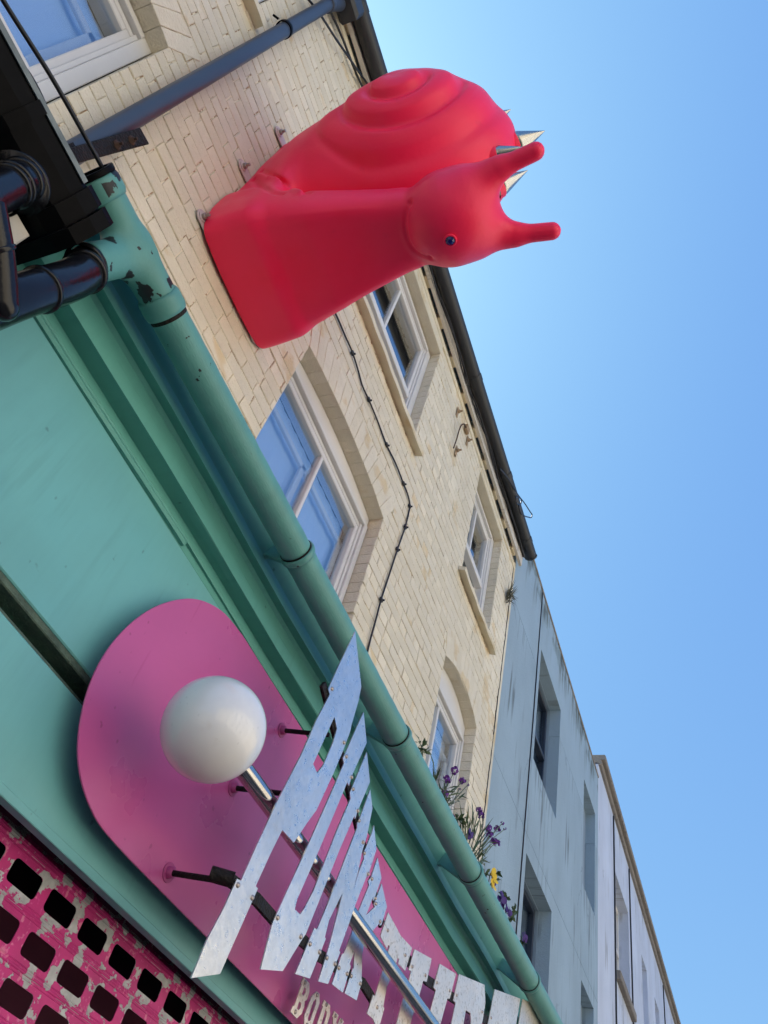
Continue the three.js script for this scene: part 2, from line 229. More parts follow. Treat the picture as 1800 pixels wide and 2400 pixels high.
{
  const PITCH = 0.075, JOINT = 0.0042, list = [], cam = V(0, 1.6, 1.7);
  const add = (xa, xb, y) => { // one brick, trimmed at the openings
    let spans = [[xa, xb]];
    for (const o of OPEN) {
      const yt = y + PITCH, top = Math.max(intrados(o, (Math.max(xa, o.x0) + Math.min(xb, o.x1)) / 2), o.ys);
      if (yt <= o.y0 + 0.004 || y >= top - 0.01) continue;
      const next = []; for (const [a, b] of spans) { if (b <= o.x0 || a >= o.x1) { next.push([a, b]); continue; } if (a < o.x0) next.push([a, o.x0]); if (b > o.x1) next.push([o.x1, b]); } spans = next;
    }
    for (const [a, b] of spans) if (b - a > 0.009) { const jl = OPEN.some((o) => Math.abs(a - o.x1) < 1e-6), jr = OPEN.some((o) => Math.abs(b - o.x0) < 1e-6), p = a, q = b; list.push({ x: (p + q) / 2, y: y + PITCH / 2, w: q - p, jamb: jl || jr }); }
  };
  let row = 0;
  for (let y = 3.30; y < WALLTOP - 0.03; y += PITCH, row++) {
    let x = WX0 - (row % 2 ? 0.169 : 0.0) + rr(-0.02, 0.02), k = 0;
    while (x < WX1) { const L = (k++ % 2 ? 0.11 : 0.2275) + rr(-0.004, 0.004); const a = Math.max(x, WX0), b = Math.min(x + L, WX1); if (b - a > 0.03) add(a + 0.0016, b - 0.0016, y); x += L; }
  }
  // which bricks show largest: near the camera, not under the snail or hidden by the shop front
  const q = V(), fwd = new THREE.Vector3(); camera.getWorldDirection(fwd);
  for (const b of list) {
    q.set(b.x, b.y, 0); const d = q.clone().sub(cam), p = q.clone().project(camera); const k = (b.y - 1.6) / 1.7;
    const seen = d.dot(fwd) > 0 && Math.abs(p.x) < 1 && Math.abs(p.y) < 1 && k > 1.56 && !(b.x > 0.66 && b.x < 1.5 && b.y > 4.55 && b.y < 6.6);
    b.score = seen ? b.w / d.lengthSq() : 0;
  }
  list.sort((a, b) => b.score - a.score);
  const kinds = new Map();
  const rest = M.bricks.map(() => []);
  list.forEach((b, i) => {
    const base = brickGeoFor(b);
    const mi = Math.floor(rnd() * M.bricks.length);
    if (i < 300 && b.score > 0) { const m = new THREE.Mesh(base, M.bricks[mi]); m.name = numbered('brick'); m.position.set(b.x, b.y, rr(-0.0014, 0.0014)); m.castShadow = m.receiveShadow = true; house.add(m); }
    else rest[mi].push(base.clone().translate(b.x, b.y, rr(-0.0014, 0.0014)));
  });
  function brickGeoFor(b) {
    const std0 = b.w > 0.205 ? 'S' : (b.w > 0.100 && b.w < 0.113 ? 'H' : null);
    if (std0 && !b.jamb) { if (!kinds.has(std0)) kinds.set(std0, Array.from({ length: 12 }, () => boxUV(brickGeo(std0 === 'S' ? 0.2245 : 0.107, PITCH - JOINT, 0.03, 0.0017)))); const a = kinds.get(std0); return a[Math.floor(rnd() * a.length)]; }
    return boxUV(brickGeo(b.w, PITCH - JOINT, b.jamb ? 0.095 : 0.03, 0.0016));
  }
  rest.forEach((r, i) => { if (!r.length) return; const m = new THREE.Mesh(boxUV(mergeGeometries(r.map(clean), false)), M.bricks[i]); m.name = numbered('distant_bricks'); m.userData = { kind: 'stuff' }; m.castShadow = m.receiveShadow = true; house.add(m); });
  // rubbed arches over the openings: each arch brick its own piece
  for (const o of OPEN) {
    const h = o.upper ? 0.0 : 0.215; if (!h) continue;
    const n = Math.round((o.x1 - o.x0) / 0.076), soff = 0.095;
    for (let i = 0; i < n; i++) {
      const xa = o.x0 + (o.x1 - o.x0) * i / n, xb = o.x0 + (o.x1 - o.x0) * (i + 1) / n, c = (o.x0 + o.x1) / 2, fan = 1.16;
      const j = 0.0011, y1 = intrados(o, xa), y2 = intrados(o, xb), e = rr(-0.0015, 0.0015);
      const s = poly([[xa + j, y1], [xb - j, y2], [c + (xb - c) * fan - j, y2 + h], [c + (xa - c) * fan + j, y1 + h]]);
      part('arch_brick', plate(s, -soff, 0.0045 + e, 0.002), M.bricks[i % 4], house);
    }
  }
  for (const o of OPEN) if (o.upper) { // plain painted lintel soffit under the eaves
    part('lintel', bevelBox(o.x0 - 0.002, o.x1 + 0.002, o.ys, o.ys + 0.12, -0.095, 0.004, 0.004), M.render, house);
  }
}
// windows
function sash(o, opt) {
  const F = -0.080, w = thing.dummy, x0 = o.x0 + 0.004, x1 = o.x1 - 0.004, fr = [];
  const headTop = opt.head, J = opt.jamb ?? 0.055; // head = top of the frame below the arch board
  // box frame
  fr.push(bevelBox(x0, x0 + J * 1.3, o.y0, headTop, F - 0.09, F, 0.003), bevelBox(x1 - J * 1.3, x1, o.y0, headTop, F - 0.09, F, 0.003));
  fr.push(bevelBox(x0 + J * 1.3, x1 - J * 1.3, headTop - 0.032, headTop, F - 0.09, F + 0.004, 0.003));
  fr.push(bevelBox(x0 + J * 1.3, x1 - J * 1.3, headTop - 0.062, headTop - 0.036, F - 0.09, F - 0.022, 0.003));
  fr.push(box(x0 + J, x1 - J, headTop - 0.08, headTop - 0.01, F - 0.12, F - 0.06));
  for (const s of [x0 + J * 1.3, x1 - J * 1.3 - 0.02]) fr.push(bevelBox(s, s + 0.02, o.y0, headTop - 0.032, F - 0.09, F - 0.014, 0.002));
  const win = part('sash_window', fr, M.white, house);
  // arch board between frame head and brick arch
  { const pts = [[x0, headTop - 0.004]]; pts.push([x1, headTop - 0.004]); for (let i = 0; i <= 10; i++) { const x = x1 + (x0 - x1) * i / 10; pts.push([x, Math.max(intrados(o, x) - 0.003, headTop)]); } if (intrados(o, x0) - headTop > 0.02) part('head_board', plate(poly(pts), F - 0.05, F - 0.008, 0.003), M.white, win); }
  const a = x0 + J * 1.3 + 0.012, b = x1 - J * 1.3 - 0.012, top = headTop - 0.062, mid = opt.mid, mull = opt.mull;
  const Z = F - 0.065, st = 0.036;
  const upper = [bevelBox(a, a + st, mid, top, Z, Z + 0.04, 0.004), bevelBox(b - st, b, mid, top, Z, Z + 0.04, 0.004), bevelBox(a + st, b - st, top - 0.034, top, Z, Z + 0.04, 0.004)];
  part('upper_sash', upper, M.white, win);
  part('meeting_rail', bevelBox(a, b, mid - 0.05, mid + 0.012, Z - 0.02, Z + 0.046, 0.004), M.white, win);
  part('glazing_bar', bevelBox(mull - 0.013, mull + 0.013, mid + 0.01, top - 0.034, Z + 0.004, Z + 0.038, 0.004), M.white, win);
  for (const [p, q] of [[a + st, mull - 0.013], [mull + 0.013, b - st]]) part('pane', box(p - 0.004, q + 0.004, mid, top - 0.030, Z + 0.012, Z + 0.016), M.glass, win);
  const zl = Z - 0.05, low = opt.low ?? o.y0;
  part('lower_sash', [bevelBox(a, a + st, low, mid, zl, zl + 0.04, 0.004), bevelBox(b - st, b, low, mid, zl, zl + 0.04, 0.004), bevelBox(a + st, b - st, low, low + 0.08, zl, zl + 0.04, 0.004), bevelBox(mull - 0.013, mull + 0.013, low + 0.08, mid, zl + 0.003, zl + 0.037, 0.003)], M.white, win);
  for (const [p, q] of [[a + st, mull - 0.013], [mull + 0.013, b - st]]) part('pane', box(p - 0.004, q + 0.004, low + 0.076, mid, zl + 0.012, zl + 0.016), M.glass, win);
  // dim room behind, curtains
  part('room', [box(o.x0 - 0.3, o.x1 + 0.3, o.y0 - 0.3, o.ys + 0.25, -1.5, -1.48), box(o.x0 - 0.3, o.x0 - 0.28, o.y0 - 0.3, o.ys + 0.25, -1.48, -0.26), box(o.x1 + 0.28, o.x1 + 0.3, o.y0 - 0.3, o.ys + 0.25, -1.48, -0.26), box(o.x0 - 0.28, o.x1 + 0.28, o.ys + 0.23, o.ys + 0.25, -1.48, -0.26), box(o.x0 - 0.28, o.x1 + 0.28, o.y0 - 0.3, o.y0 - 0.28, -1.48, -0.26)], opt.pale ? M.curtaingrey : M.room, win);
  if (opt.curtain) { // pleated net curtain with a scalloped top, hung on a white inner frame
    const g = new THREE.PlaneGeometry(b - a, top - o.y0 - 0.16, 160, 10), p = g.attributes.position;
    for (let i = 0; i < p.count; i++) { const x = p.getX(i), y = p.getY(i); p.setZ(i, 0.0022 * Math.sin(x * 60 + 1.5 * Math.sin(x * 7)) + 0.0008 * Math.sin(x * 137)); }
    g.computeVertexNormals(); g.translate((a + b) / 2, (top + o.y0) / 2 + 0.06, -0.204);
    part('curtain', g, M.curtain, win);
    const fz = -0.155; const inner = [bevelBox(a, b, top - 0.20, top - 0.165, fz - 0.02, fz, 0.003)];
    for (const s of [a + 0.03, mull - 0.07, mull + 0.03, b - 0.07]) inner.push(bevelBox(s, s + 0.04, mid + 0.03, top - 0.165, fz - 0.02, fz, 0.003));
    part('inner_frame', inner, M.white, win);
  }
  if (opt.blind) { const g = new THREE.PlaneGeometry(b - a, 0.9, 60, 1), p = g.attributes.position; for (let i = 0; i < p.count; i++) p.setZ(i, 0.02 * Math.sin(p.getX(i) * 45)); g.computeVertexNormals(); part('curtain', g.translate((a + b) / 2, top - 0.45, opt.blind), M.curtaingrey, win); }
  if (opt.sill) part('sill', prismX([[5.905, -0.09], [5.905, -0.1], [5.845, -0.1], [5.872, -0.004], [5.852, 0.058], [5.888, 0.062], [5.915, -0.02]].slice(1), o.x0 - 0.075, o.x1 + 0.085, (x, y) => [0.004 * Math.sin(x * 7), 0.002 * Math.sin(x * 23)]), M.render, win);
  return win;
}
sash(OPEN[0], { head: 4.935, mid: 4.155, mull: -0.52, curtain: true, jamb: 0.045 });
sash(OPEN[1], { head: 4.965, mid: 4.13, mull: 2.05, curtain: true, jamb: 0.033 });
sash(OPEN[2], { head: 4.985, mid: 4.10, mull: 4.265, curtain: true, jamb: 0.022 });
sash(OPEN[3], { head: 7.15, mid: 6.44, mull: 2.08, low: 5.93, blind: -0.45, sill: true, jamb: 0.05 });
sash(OPEN[4], { head: 7.195, mid: 6.54, mull: 4.29, low: 5.93, blind: -0.5, sill: true, jamb: 0.05 });
sash(OPEN[5], { head: 7.15, mid: 6.44, mull: -0.5, low: 5.93, blind: -0.45, sill: true, jamb: 0.05 });
// end pilaster strip with a ragged crack against the neighbour
part('corner_strip', plate(poly([[5.203, 2.4], [5.26, 2.4], [5.26, 7.40], [5.203, 7.40]]), -0.2, 0.004, 0.003), M.render, house);
{ const pts = []; for (let i = 0; i <= 60; i++) pts.push([5.2015 + rr(-0.004, 0.006), 3.6 + i * 0.063, 0.0015]); part('crack', tube(pts, 0.0042, 160, 5), M.cable, house); }
// eaves: plaster band, dark rafter gap with rafter ends, fascia board
part('eaves_band', bevelBox(WX0, 5.24, WALLTOP - 0.05, WALLTOP + 0.01, -0.2, 0.012, 0.006), M.render, house);
for (let x = -2.2; x < 5.2; x += 0.36) part('rafter_end', bevelBox(x, x + 0.1, WALLTOP + 0.012, WALLTOP + 0.14, -0.3, 0.036, 0.003), M.tanstone, house);
const ev = (x) => [-0.022 + 0.0095 * (x - 0.4) + 0.003 * Math.sin(x * 3), 0];
part('fascia_board', prismX([[7.345, 0.035], [7.345, 0.062], [7.50, 0.066], [7.50, 0.038]], WX0, 5.27, ev), M.whiteold, house);
part('roof', prismX([[7.47, 0.09], [7.50, 0.09], [11.4, -4.4], [7.6, -8.8], [7.5, -8.8], [11.2, -4.4]], WX0, 5.26), M.slate, house);
part('back_wall', [box(WX0, 5.2, 0, 7.5, -8.7, -8.5), box(WX0, WX0 + 0.1, 0, 7.4, -8.5, -0.26), box(5.1, 5.2, 0, 7.4, -8.5, -0.26)], M.render, house);

// ---------------------------------------------------------------- eaves gutter and downpipe
{
  const g = thing('eaves_gutter', 'long black half round gutter along the eaves of the cream house', 'gutter', [0, 0, 0]);
  const yAt = (x) => 7.375 + 0.0415 * (x - 0.3), zc = 0.125, R = 0.062;
  const pr = []; for (let i = 0; i <= 14; i++) { const t = Math.PI + Math.PI * i / 14; pr.push([Math.sin(t) * R, zc + Math.cos(t) * R]); } for (let i = 14; i >= 0; i--) { const t = Math.PI + Math.PI * i / 14; pr.push([Math.sin(t) * (R - 0.004), zc + Math.cos(t) * (R - 0.004)]); }
  const sec = (a, b) => prismX(pr, a, b, (x) => [yAt(x), 0]);
  part('trough', sec(-2.4, 5.33), M.gutter, g);
  for (const x of [0.31, 1.9, 3.15, 4.25, 5.1]) { const c = pr.map(([y, z]) => [y * 1.07, zc + (z - zc) * 1.07]); part('union', prismX(c, x - 0.035, x + 0.035, (q) => [yAt(q), 0]), M.gutter, g); }
  const cap = []; for (let i = 0; i <= 14; i++) { const t = Math.PI + Math.PI * i / 14; cap.push([Math.sin(t) * R * 1.08, zc + Math.cos(t) * R * 1.08]); }
  part('end_cap', prismX(cap, 5.325, 5.345, (x) => [yAt(x), 0]), M.gutter, g);
  const d = thing('downpipe', 'blue grey plastic downpipe climbing the wall from the bolted bar to the gutter', 'drainpipe', [0.2, 3.7, 0.075]);
  part('pipe', rod([0, 0, 0], [0.006, 3.27, 0], 0.037, 0.037, 28), M.downpipe, d);
  part('clip', [turned([[0.0375, -0.016], [0.044, -0.016], [0.044, 0.016], [0.0375, 0.016]], [0.002, 2.37, 0], [0, 1, 0]), rod([0, 2.37, -0.02], [0, 2.37, -0.078], 0.012), rod([-0.05, 2.37, -0.01], [-0.075, 2.37, -0.03], 0.006)], M.blackmatt, d);
  // offset bend and square outlet under the gutter
  part('offset_bend', [rod([0.006, 3.25, 0], [0.035, 3.44, 0.012], 0.04, 0.04, 24), turned([[0.037, -0.02], [0.046, -0.02], [0.046, 0.03], [0.037, 0.03]], [0.006, 3.24, 0], [0, 1, 0])], M.downpipe, d);
  part('outlet', bevelBox(0.0, 0.145, 3.43, 3.62, -0.03, 0.105, 0.02), M.gutter, d);
}

// ---------------------------------------------------------------- grey rendered building
const fl = (list) => list;
{
  const g = thing('grey_building', 'grey blue rendered building with deep square window recesses beyond the cream house', 'building', [0, 0, 0]);
  const X0 = 5.262, X1 = 10.16, YT = 8.10, joints = [6.362], rows = [5.19, 6.99], G = 0.004;
  const wins = [{ x0: 6.505, x1: 7.59, y0: 5.98, y1: 7.35 }, { x0: 6.505, x1: 7.59, y0: 3.55, y1: 5.03 }, { x0: 9.10, x1: 9.93, y0: 6.065, y1: 7.41, blind: true }, { x0: 9.13, x1: 9.90, y0: 3.6, y1: 5.035, blind: true }];
  const xs = [X0, joints[0], X1], ys = [0, rows[0], rows[1], YT];
  for (let i = 0; i < 2; i++) for (let j = 0; j < 3; j++) {
    const a = xs[i] + (i ? G : 0), b = xs[i + 1] - (i < 1 ? G : 0), c = ys[j] + (j ? G / 2 : 0), d = ys[j + 1] - (j < 2 ? G / 2 : 0);
    // outline of this panel with the parts of the windows that reach into it
    const cuts = wins.filter((w) => w.x0 < b && w.x1 > a && w.y0 < d && w.y1 > c);
    const through = cuts.filter((w) => w.y0 > c && w.y1 < d), s = [];
    // split in vertical strips so that openings crossing a joint stay simple
    const stops = [a, ...cuts.flatMap((w) => [w.x0, w.x1]), b].sort((p, q) => p - q);
    for (let k = 0; k + 1 < stops.length; k++) { const p = stops[k], q = stops[k + 1]; if (q - p < 1e-4) continue; const w = cuts.find((t) => t.x0 <= p + 1e-5 && t.x1 >= q - 1e-5); if (!w) s.push(box(p, q, c, d, -0.16, 0)); else { if (w.y0 > c) s.push(box(p, q, c, w.y0, -0.16, 0)); if (w.y1 < d) s.push(box(p, q, w.y1, d, -0.16, 0)); } }
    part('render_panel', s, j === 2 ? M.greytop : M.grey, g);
  }
  const core = poly([[X0 + 0.005, 0], [X1 - 0.005, 0], [X1 - 0.005, YT - 0.02], [X0 + 0.005, YT - 0.02]]); for (const w of wins) if (!w.blind) core.holes.push(hole([[w.x0 + 0.01, w.y0 + 0.01], [w.x1 - 0.01, w.y0 + 0.01], [w.x1 - 0.01, w.y1 - 0.01], [w.x0 + 0.01, w.y1 - 0.01]]));
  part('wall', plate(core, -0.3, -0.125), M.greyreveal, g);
  part('coping', bevelBox(X0 - 0.01, X1 - 0.002, YT, YT + 0.035, -0.32, 0.012, 0.006), M.capstone, g);
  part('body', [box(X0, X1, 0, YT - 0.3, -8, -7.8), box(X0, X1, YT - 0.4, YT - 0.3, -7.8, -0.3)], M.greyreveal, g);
  for (const w of wins) if (!w.blind) {
    const z = -0.155, t = 0.05; const fr = [bevelBox(w.x0, w.x0 + t, w.y0, w.y1, z - 0.06, z, 0.004), bevelBox(w.x1 - t, w.x1, w.y0, w.y1, z - 0.06, z, 0.004), bevelBox(w.x0 + t, w.x1 - t, w.y1 - t, w.y1, z - 0.06, z, 0.004), bevelBox(w.x0 + t, w.x1 - t, w.y0, w.y0 + t, z - 0.06, z, 0.004), bevelBox(w.x0 + t, w.x1 - t, (w.y0 + w.y1) / 2 - 0.03, (w.y0 + w.y1) / 2 + 0.02, z - 0.06, z + 0.012, 0.004)];
    const f = part('window', fr, M.navy, g);
    part('pane', box(w.x0 + t, w.x1 - t, (w.y0 + w.y1) / 2, w.y1 - t, z - 0.04, z - 0.036), M.glass, f); part('pane', box(w.x0 + t, w.x1 - t, w.y0 + t, (w.y0 + w.y1) / 2 - 0.02, z - 0.05, z - 0.046), M.glass, f);
    const c = new THREE.PlaneGeometry(w.x1 - w.x0 - 0.1, w.y1 - w.y0 - 0.1, 60, 1), p = c.attributes.position; for (let i = 0; i < p.count; i++) p.setZ(i, 0.015 * Math.sin(p.getX(i) * 55)); c.computeVertexNormals(); part('curtain', c.translate((w.x0 + w.x1) / 2, (w.y0 + w.y1) / 2, -0.34), M.curtaingrey, f);
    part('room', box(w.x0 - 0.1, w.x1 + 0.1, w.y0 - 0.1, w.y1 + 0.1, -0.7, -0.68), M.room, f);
  }
  const c = [[6.362, 8.08, 0.006], [6.361, 7.3, 0.006], [6.366, 6.4, 0.007], [6.358, 5.4, 0.006], [6.35, 4.4, 0.006], [6.352, 3.2, 0.006]];
  tag(part('wall_cable', tube(c, 0.006, 60, 6), M.cable, scene), 'thin dark cable running straight down the front of the grey building', 'cable');
}
// ---------------------------------------------------------------- white stucco building at the far end
{
  const g = thing('white_building', 'pale white stucco building with brown parapet cap at the far end of the row', 'building', [0, 0, 0]);
  const X0 = 10.165, X1 = 24.5, YT = 8.36;
  const wins = [{ x0: 11.62, x1: 12.95, y0: 6.12, y1: 7.5, glazed: true }, { x0: 14.45, x1: 15.12, y0: 6.1, y1: 7.52 }, { x0: 16.15, x1: 16.80, y0: 6.1, y1: 7.5 }, { x0: 19.0, x1: 19.8, y0: 6.1, y1: 7.5 }, { x0: 11.62, x1: 12.95, y0: 3.4, y1: 4.95, glazed: true }, { x0: 14.45, x1: 15.12, y0: 3.4, y1: 4.95 }];
  const s = poly([[X0, 0], [X1, 0], [X1, YT], [X0, YT]]); for (const w of wins) s.holes.push(hole([[w.x0, w.y0], [w.x1, w.y0], [w.x1, w.y1], [w.x0, w.y1]]));
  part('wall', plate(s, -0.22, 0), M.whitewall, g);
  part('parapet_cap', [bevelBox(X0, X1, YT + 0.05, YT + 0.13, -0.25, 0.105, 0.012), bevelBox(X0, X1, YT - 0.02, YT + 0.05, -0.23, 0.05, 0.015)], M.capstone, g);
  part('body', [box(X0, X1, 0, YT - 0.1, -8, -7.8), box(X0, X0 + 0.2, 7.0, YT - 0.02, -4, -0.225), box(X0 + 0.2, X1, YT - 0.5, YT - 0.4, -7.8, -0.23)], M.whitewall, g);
  for (const w of wins) {
    if (!w.glazed) { part('blind_recess', box(w.x0, w.x1, w.y0, w.y1, -0.16, -0.12), M.whitewall, g); continue; }
    const z = -0.15, t = 0.06, m = (w.y0 + w.y1) / 2; const f = part('window', [bevelBox(w.x0, w.x0 + t, w.y0, w.y1, z - 0.06, z, 0.004), bevelBox(w.x1 - t, w.x1, w.y0, w.y1, z - 0.06, z, 0.004), bevelBox(w.x0 + t, w.x1 - t, w.y1 - t, w.y1, z - 0.06, z, 0.004), bevelBox(w.x0 + t, w.x1 - t, m - 0.03, m + 0.03, z - 0.06, z + 0.01, 0.004), bevelBox(w.x0 + t, w.x1 - t, w.y0, w.y0 + t, z - 0.06, z, 0.004)], M.white, g);
    part('pane', box(w.x0 + t, w.x1 - t, w.y0 + t, w.y1 - t, z - 0.04, z - 0.036), M.glass, f);
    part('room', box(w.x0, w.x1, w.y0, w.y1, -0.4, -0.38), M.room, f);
    part('sill', bevelBox(w.x0 - 0.05, w.x1 + 0.1, w.y0 - 0.11, w.y0 - 0.005, -0.18, 0.07, 0.01), M.capstone, f);
  }
  for (const [x, lab] of [[11.49, 'nearer'], [13.11, 'middle'], [17.7, 'farther']]) { const o = part('wall_cable', tube([[x, 8.3, 0.012], [x + 0.01, 6.5, 0.012], [x - 0.01, 4, 0.012]], 0.011, 20, 6), M.cable, scene); tag(o, { nearer: 'dark cable on the white building just before its sash window', middle: 'dark cable on the white building just past its sash window', farther: 'dark cable on the white building past the narrow recesses' }[lab], 'cable'); }
}

// ---------------------------------------------------------------- teal shop front
const shop = thing('shopfront', 'teal painted wooden shop front with fascia and heavy cornice under the drain pipe', 'shop front', [0, 0, 0]);
const SX0 = 0.1, SX1 = 7.4;
{
  const wob = (x, y, z) => [0.0035 * Math.sin(x * 5 + z * 9), 0.003 * Math.sin(x * 3.1 + y * 7)];
  part('upper_fascia', bevelBox(SX0, SX1, 2.735, 3.305, 0.10, 0.13, 0.004), M.tealflat, shop);
  part('shutter_housing', [bevelBox(SX0, SX1, 2.352, 2.662, 0.085, 0.13, 0.006), bevelBox(SX0, SX1, 2.348, 2.372, 0.1, 0.133, 0.002)], M.tealflat, shop);
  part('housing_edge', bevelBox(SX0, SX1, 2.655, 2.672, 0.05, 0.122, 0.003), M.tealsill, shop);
  part('recess_back', box(SX0, SX1, 2.6, 2.8, 0.03, 0.05), M.teal, shop);
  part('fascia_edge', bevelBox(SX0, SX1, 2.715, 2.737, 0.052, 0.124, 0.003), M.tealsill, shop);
  part('bead_moulding', [prismX([[3.307, 0.1], [3.307, 0.138], [3.318, 0.143], [3.328, 0.138], [3.328, 0.1]], SX0, 1.32, wob), prismX([[3.331, 0.1], [3.331, 0.136], [3.337, 0.138], [3.343, 0.134], [3.343, 0.1]], SX0, SX1, wob)], M.teal, shop);
  part('frieze_board', bevelBox(SX0, SX1, 3.306, 3.40, 0.08, 0.126, 0.002), M.teal, shop);
  part('cornice_soffit', prismX([[3.392, 0.08], [3.392, 0.155], [3.386, 0.157], [3.386, 0.1885], [3.42, 0.1885], [3.42, 0.08]], SX0, SX1, (x) => [0.003 * Math.sin(x * 2.3) , 0.002 * Math.sin(x * 5)]), M.teal, shop);
  part('cornice_lower_band', prismX([[3.385, 0.1], [3.385, 0.191], [3.4365, 0.192], [3.4365, 0.1]], SX0, SX1, wob), M.teal, shop);
  part('cornice_upper_band', prismX([[3.4385, 0.1], [3.4385, 0.1905], [3.479, 0.191], [3.488, 0.205], [3.484, 0.225], [3.480, 0.243], [3.50, 0.246], [3.522, 0.248], [3.60, 0.294], [3.64, 0.294], [3.655, 0.02], [3.5, 0.02]], 0.36, SX1, wob), M.teal, shop);
  part('lead_top', prismX([[3.660, 0.0], [3.664, 0.0], [3.650, 0.292], [3.646, 0.292]], 0.36, SX1), M.slate, shop);
  part('side_pier', [bevelBox(SX0 - 0.2, SX0 + 0.1, 0, 2.3, 0, 0.2, 0.01), bevelBox(6.9, 7.2, 0, 2.3, 0, 0.2, 0.01)], M.teal, shop);
  part('backing', [box(SX0, SX1, 2.36, 3.5, -0.0, 0.03)], M.maroon, shop);
}
// ---------------------------------------------------------------- pink roller shutter with punched slots
{
  const sh = thing('roller_shutter', 'pink roller shutter with punched slots and flaking paint below the teal fascia', 'shutter', [0, 0, 0]);
  M.shut = std({ color: lin(1, 1, 1), map: T.shutter, bumpMap: T.shutterh, bumpScale: 0.0012, roughness: 0.5, metalness: 0.15 });
  const z = 0.03, pitch = 0.108, top0 = 2.4257, sx0 = 0.30, n = 40, off = 1.461 - 7 * 0.16 - 0.002;
  const rsh = (x, y, w, h) => { const r = 0.013, pts = []; for (const [cx, cy, a0] of [[x + w - r, y + h - r, 0], [x + r, y + h - r, 1], [x + r, y + r, 2], [x + w - r, y + r, 3]]) for (let i = 0; i <= 3; i++) { const a = (a0 + i / 3) * Math.PI / 2; pts.push([cx + r * Math.cos(a), cy + r * Math.sin(a)]); } return hole(pts); };
  for (let rI = 0; rI < 20; rI++) {
    const yt = top0 - rI * pitch, yTop = yt + 0.0245, yBot = yt - 0.0565 - 0.0245;
    const s = poly([[sx0, yBot], [6.9, yBot], [6.9, yTop], [sx0, yTop]]);
    for (let i = 0; i < n; i++) { const x = off + 0.002 + i * 0.16; if (x > sx0 + 0.03 && x < 6.7) s.holes.push(rsh(x, yt - 0.0565, 0.12, 0.0565)); }
    const g = plate(s, z - 0.002, z), lip = [];
    // rolled hinge along the lower edge of each slat
    lip.push(rod([sx0, yBot - 0.0005, z - 0.004], [6.9, yBot - 0.0005, z - 0.004], 0.0062, 0.0062, 10), rod([sx0, yBot + 0.009, z - 0.001], [6.9, yBot + 0.009, z - 0.001], 0.0022, 0.0022, 6), rod([sx0, yTop - 0.008, z - 0.001], [6.9, yTop - 0.008, z - 0.001], 0.0022, 0.0022, 6));
    part('slat', [g, ...lip], M.shut, sh);
  }
  part('inner_roller', rod([0.2, 2.46, -0.16], [6.9, 2.46, -0.16], 0.13, 0.13, 24), M.blackmatt, sh);
  part('dark_shopfront', box(0.1, 7.0, 0.0, 2.55, -0.35, -0.33), M.maroon, sh);
}

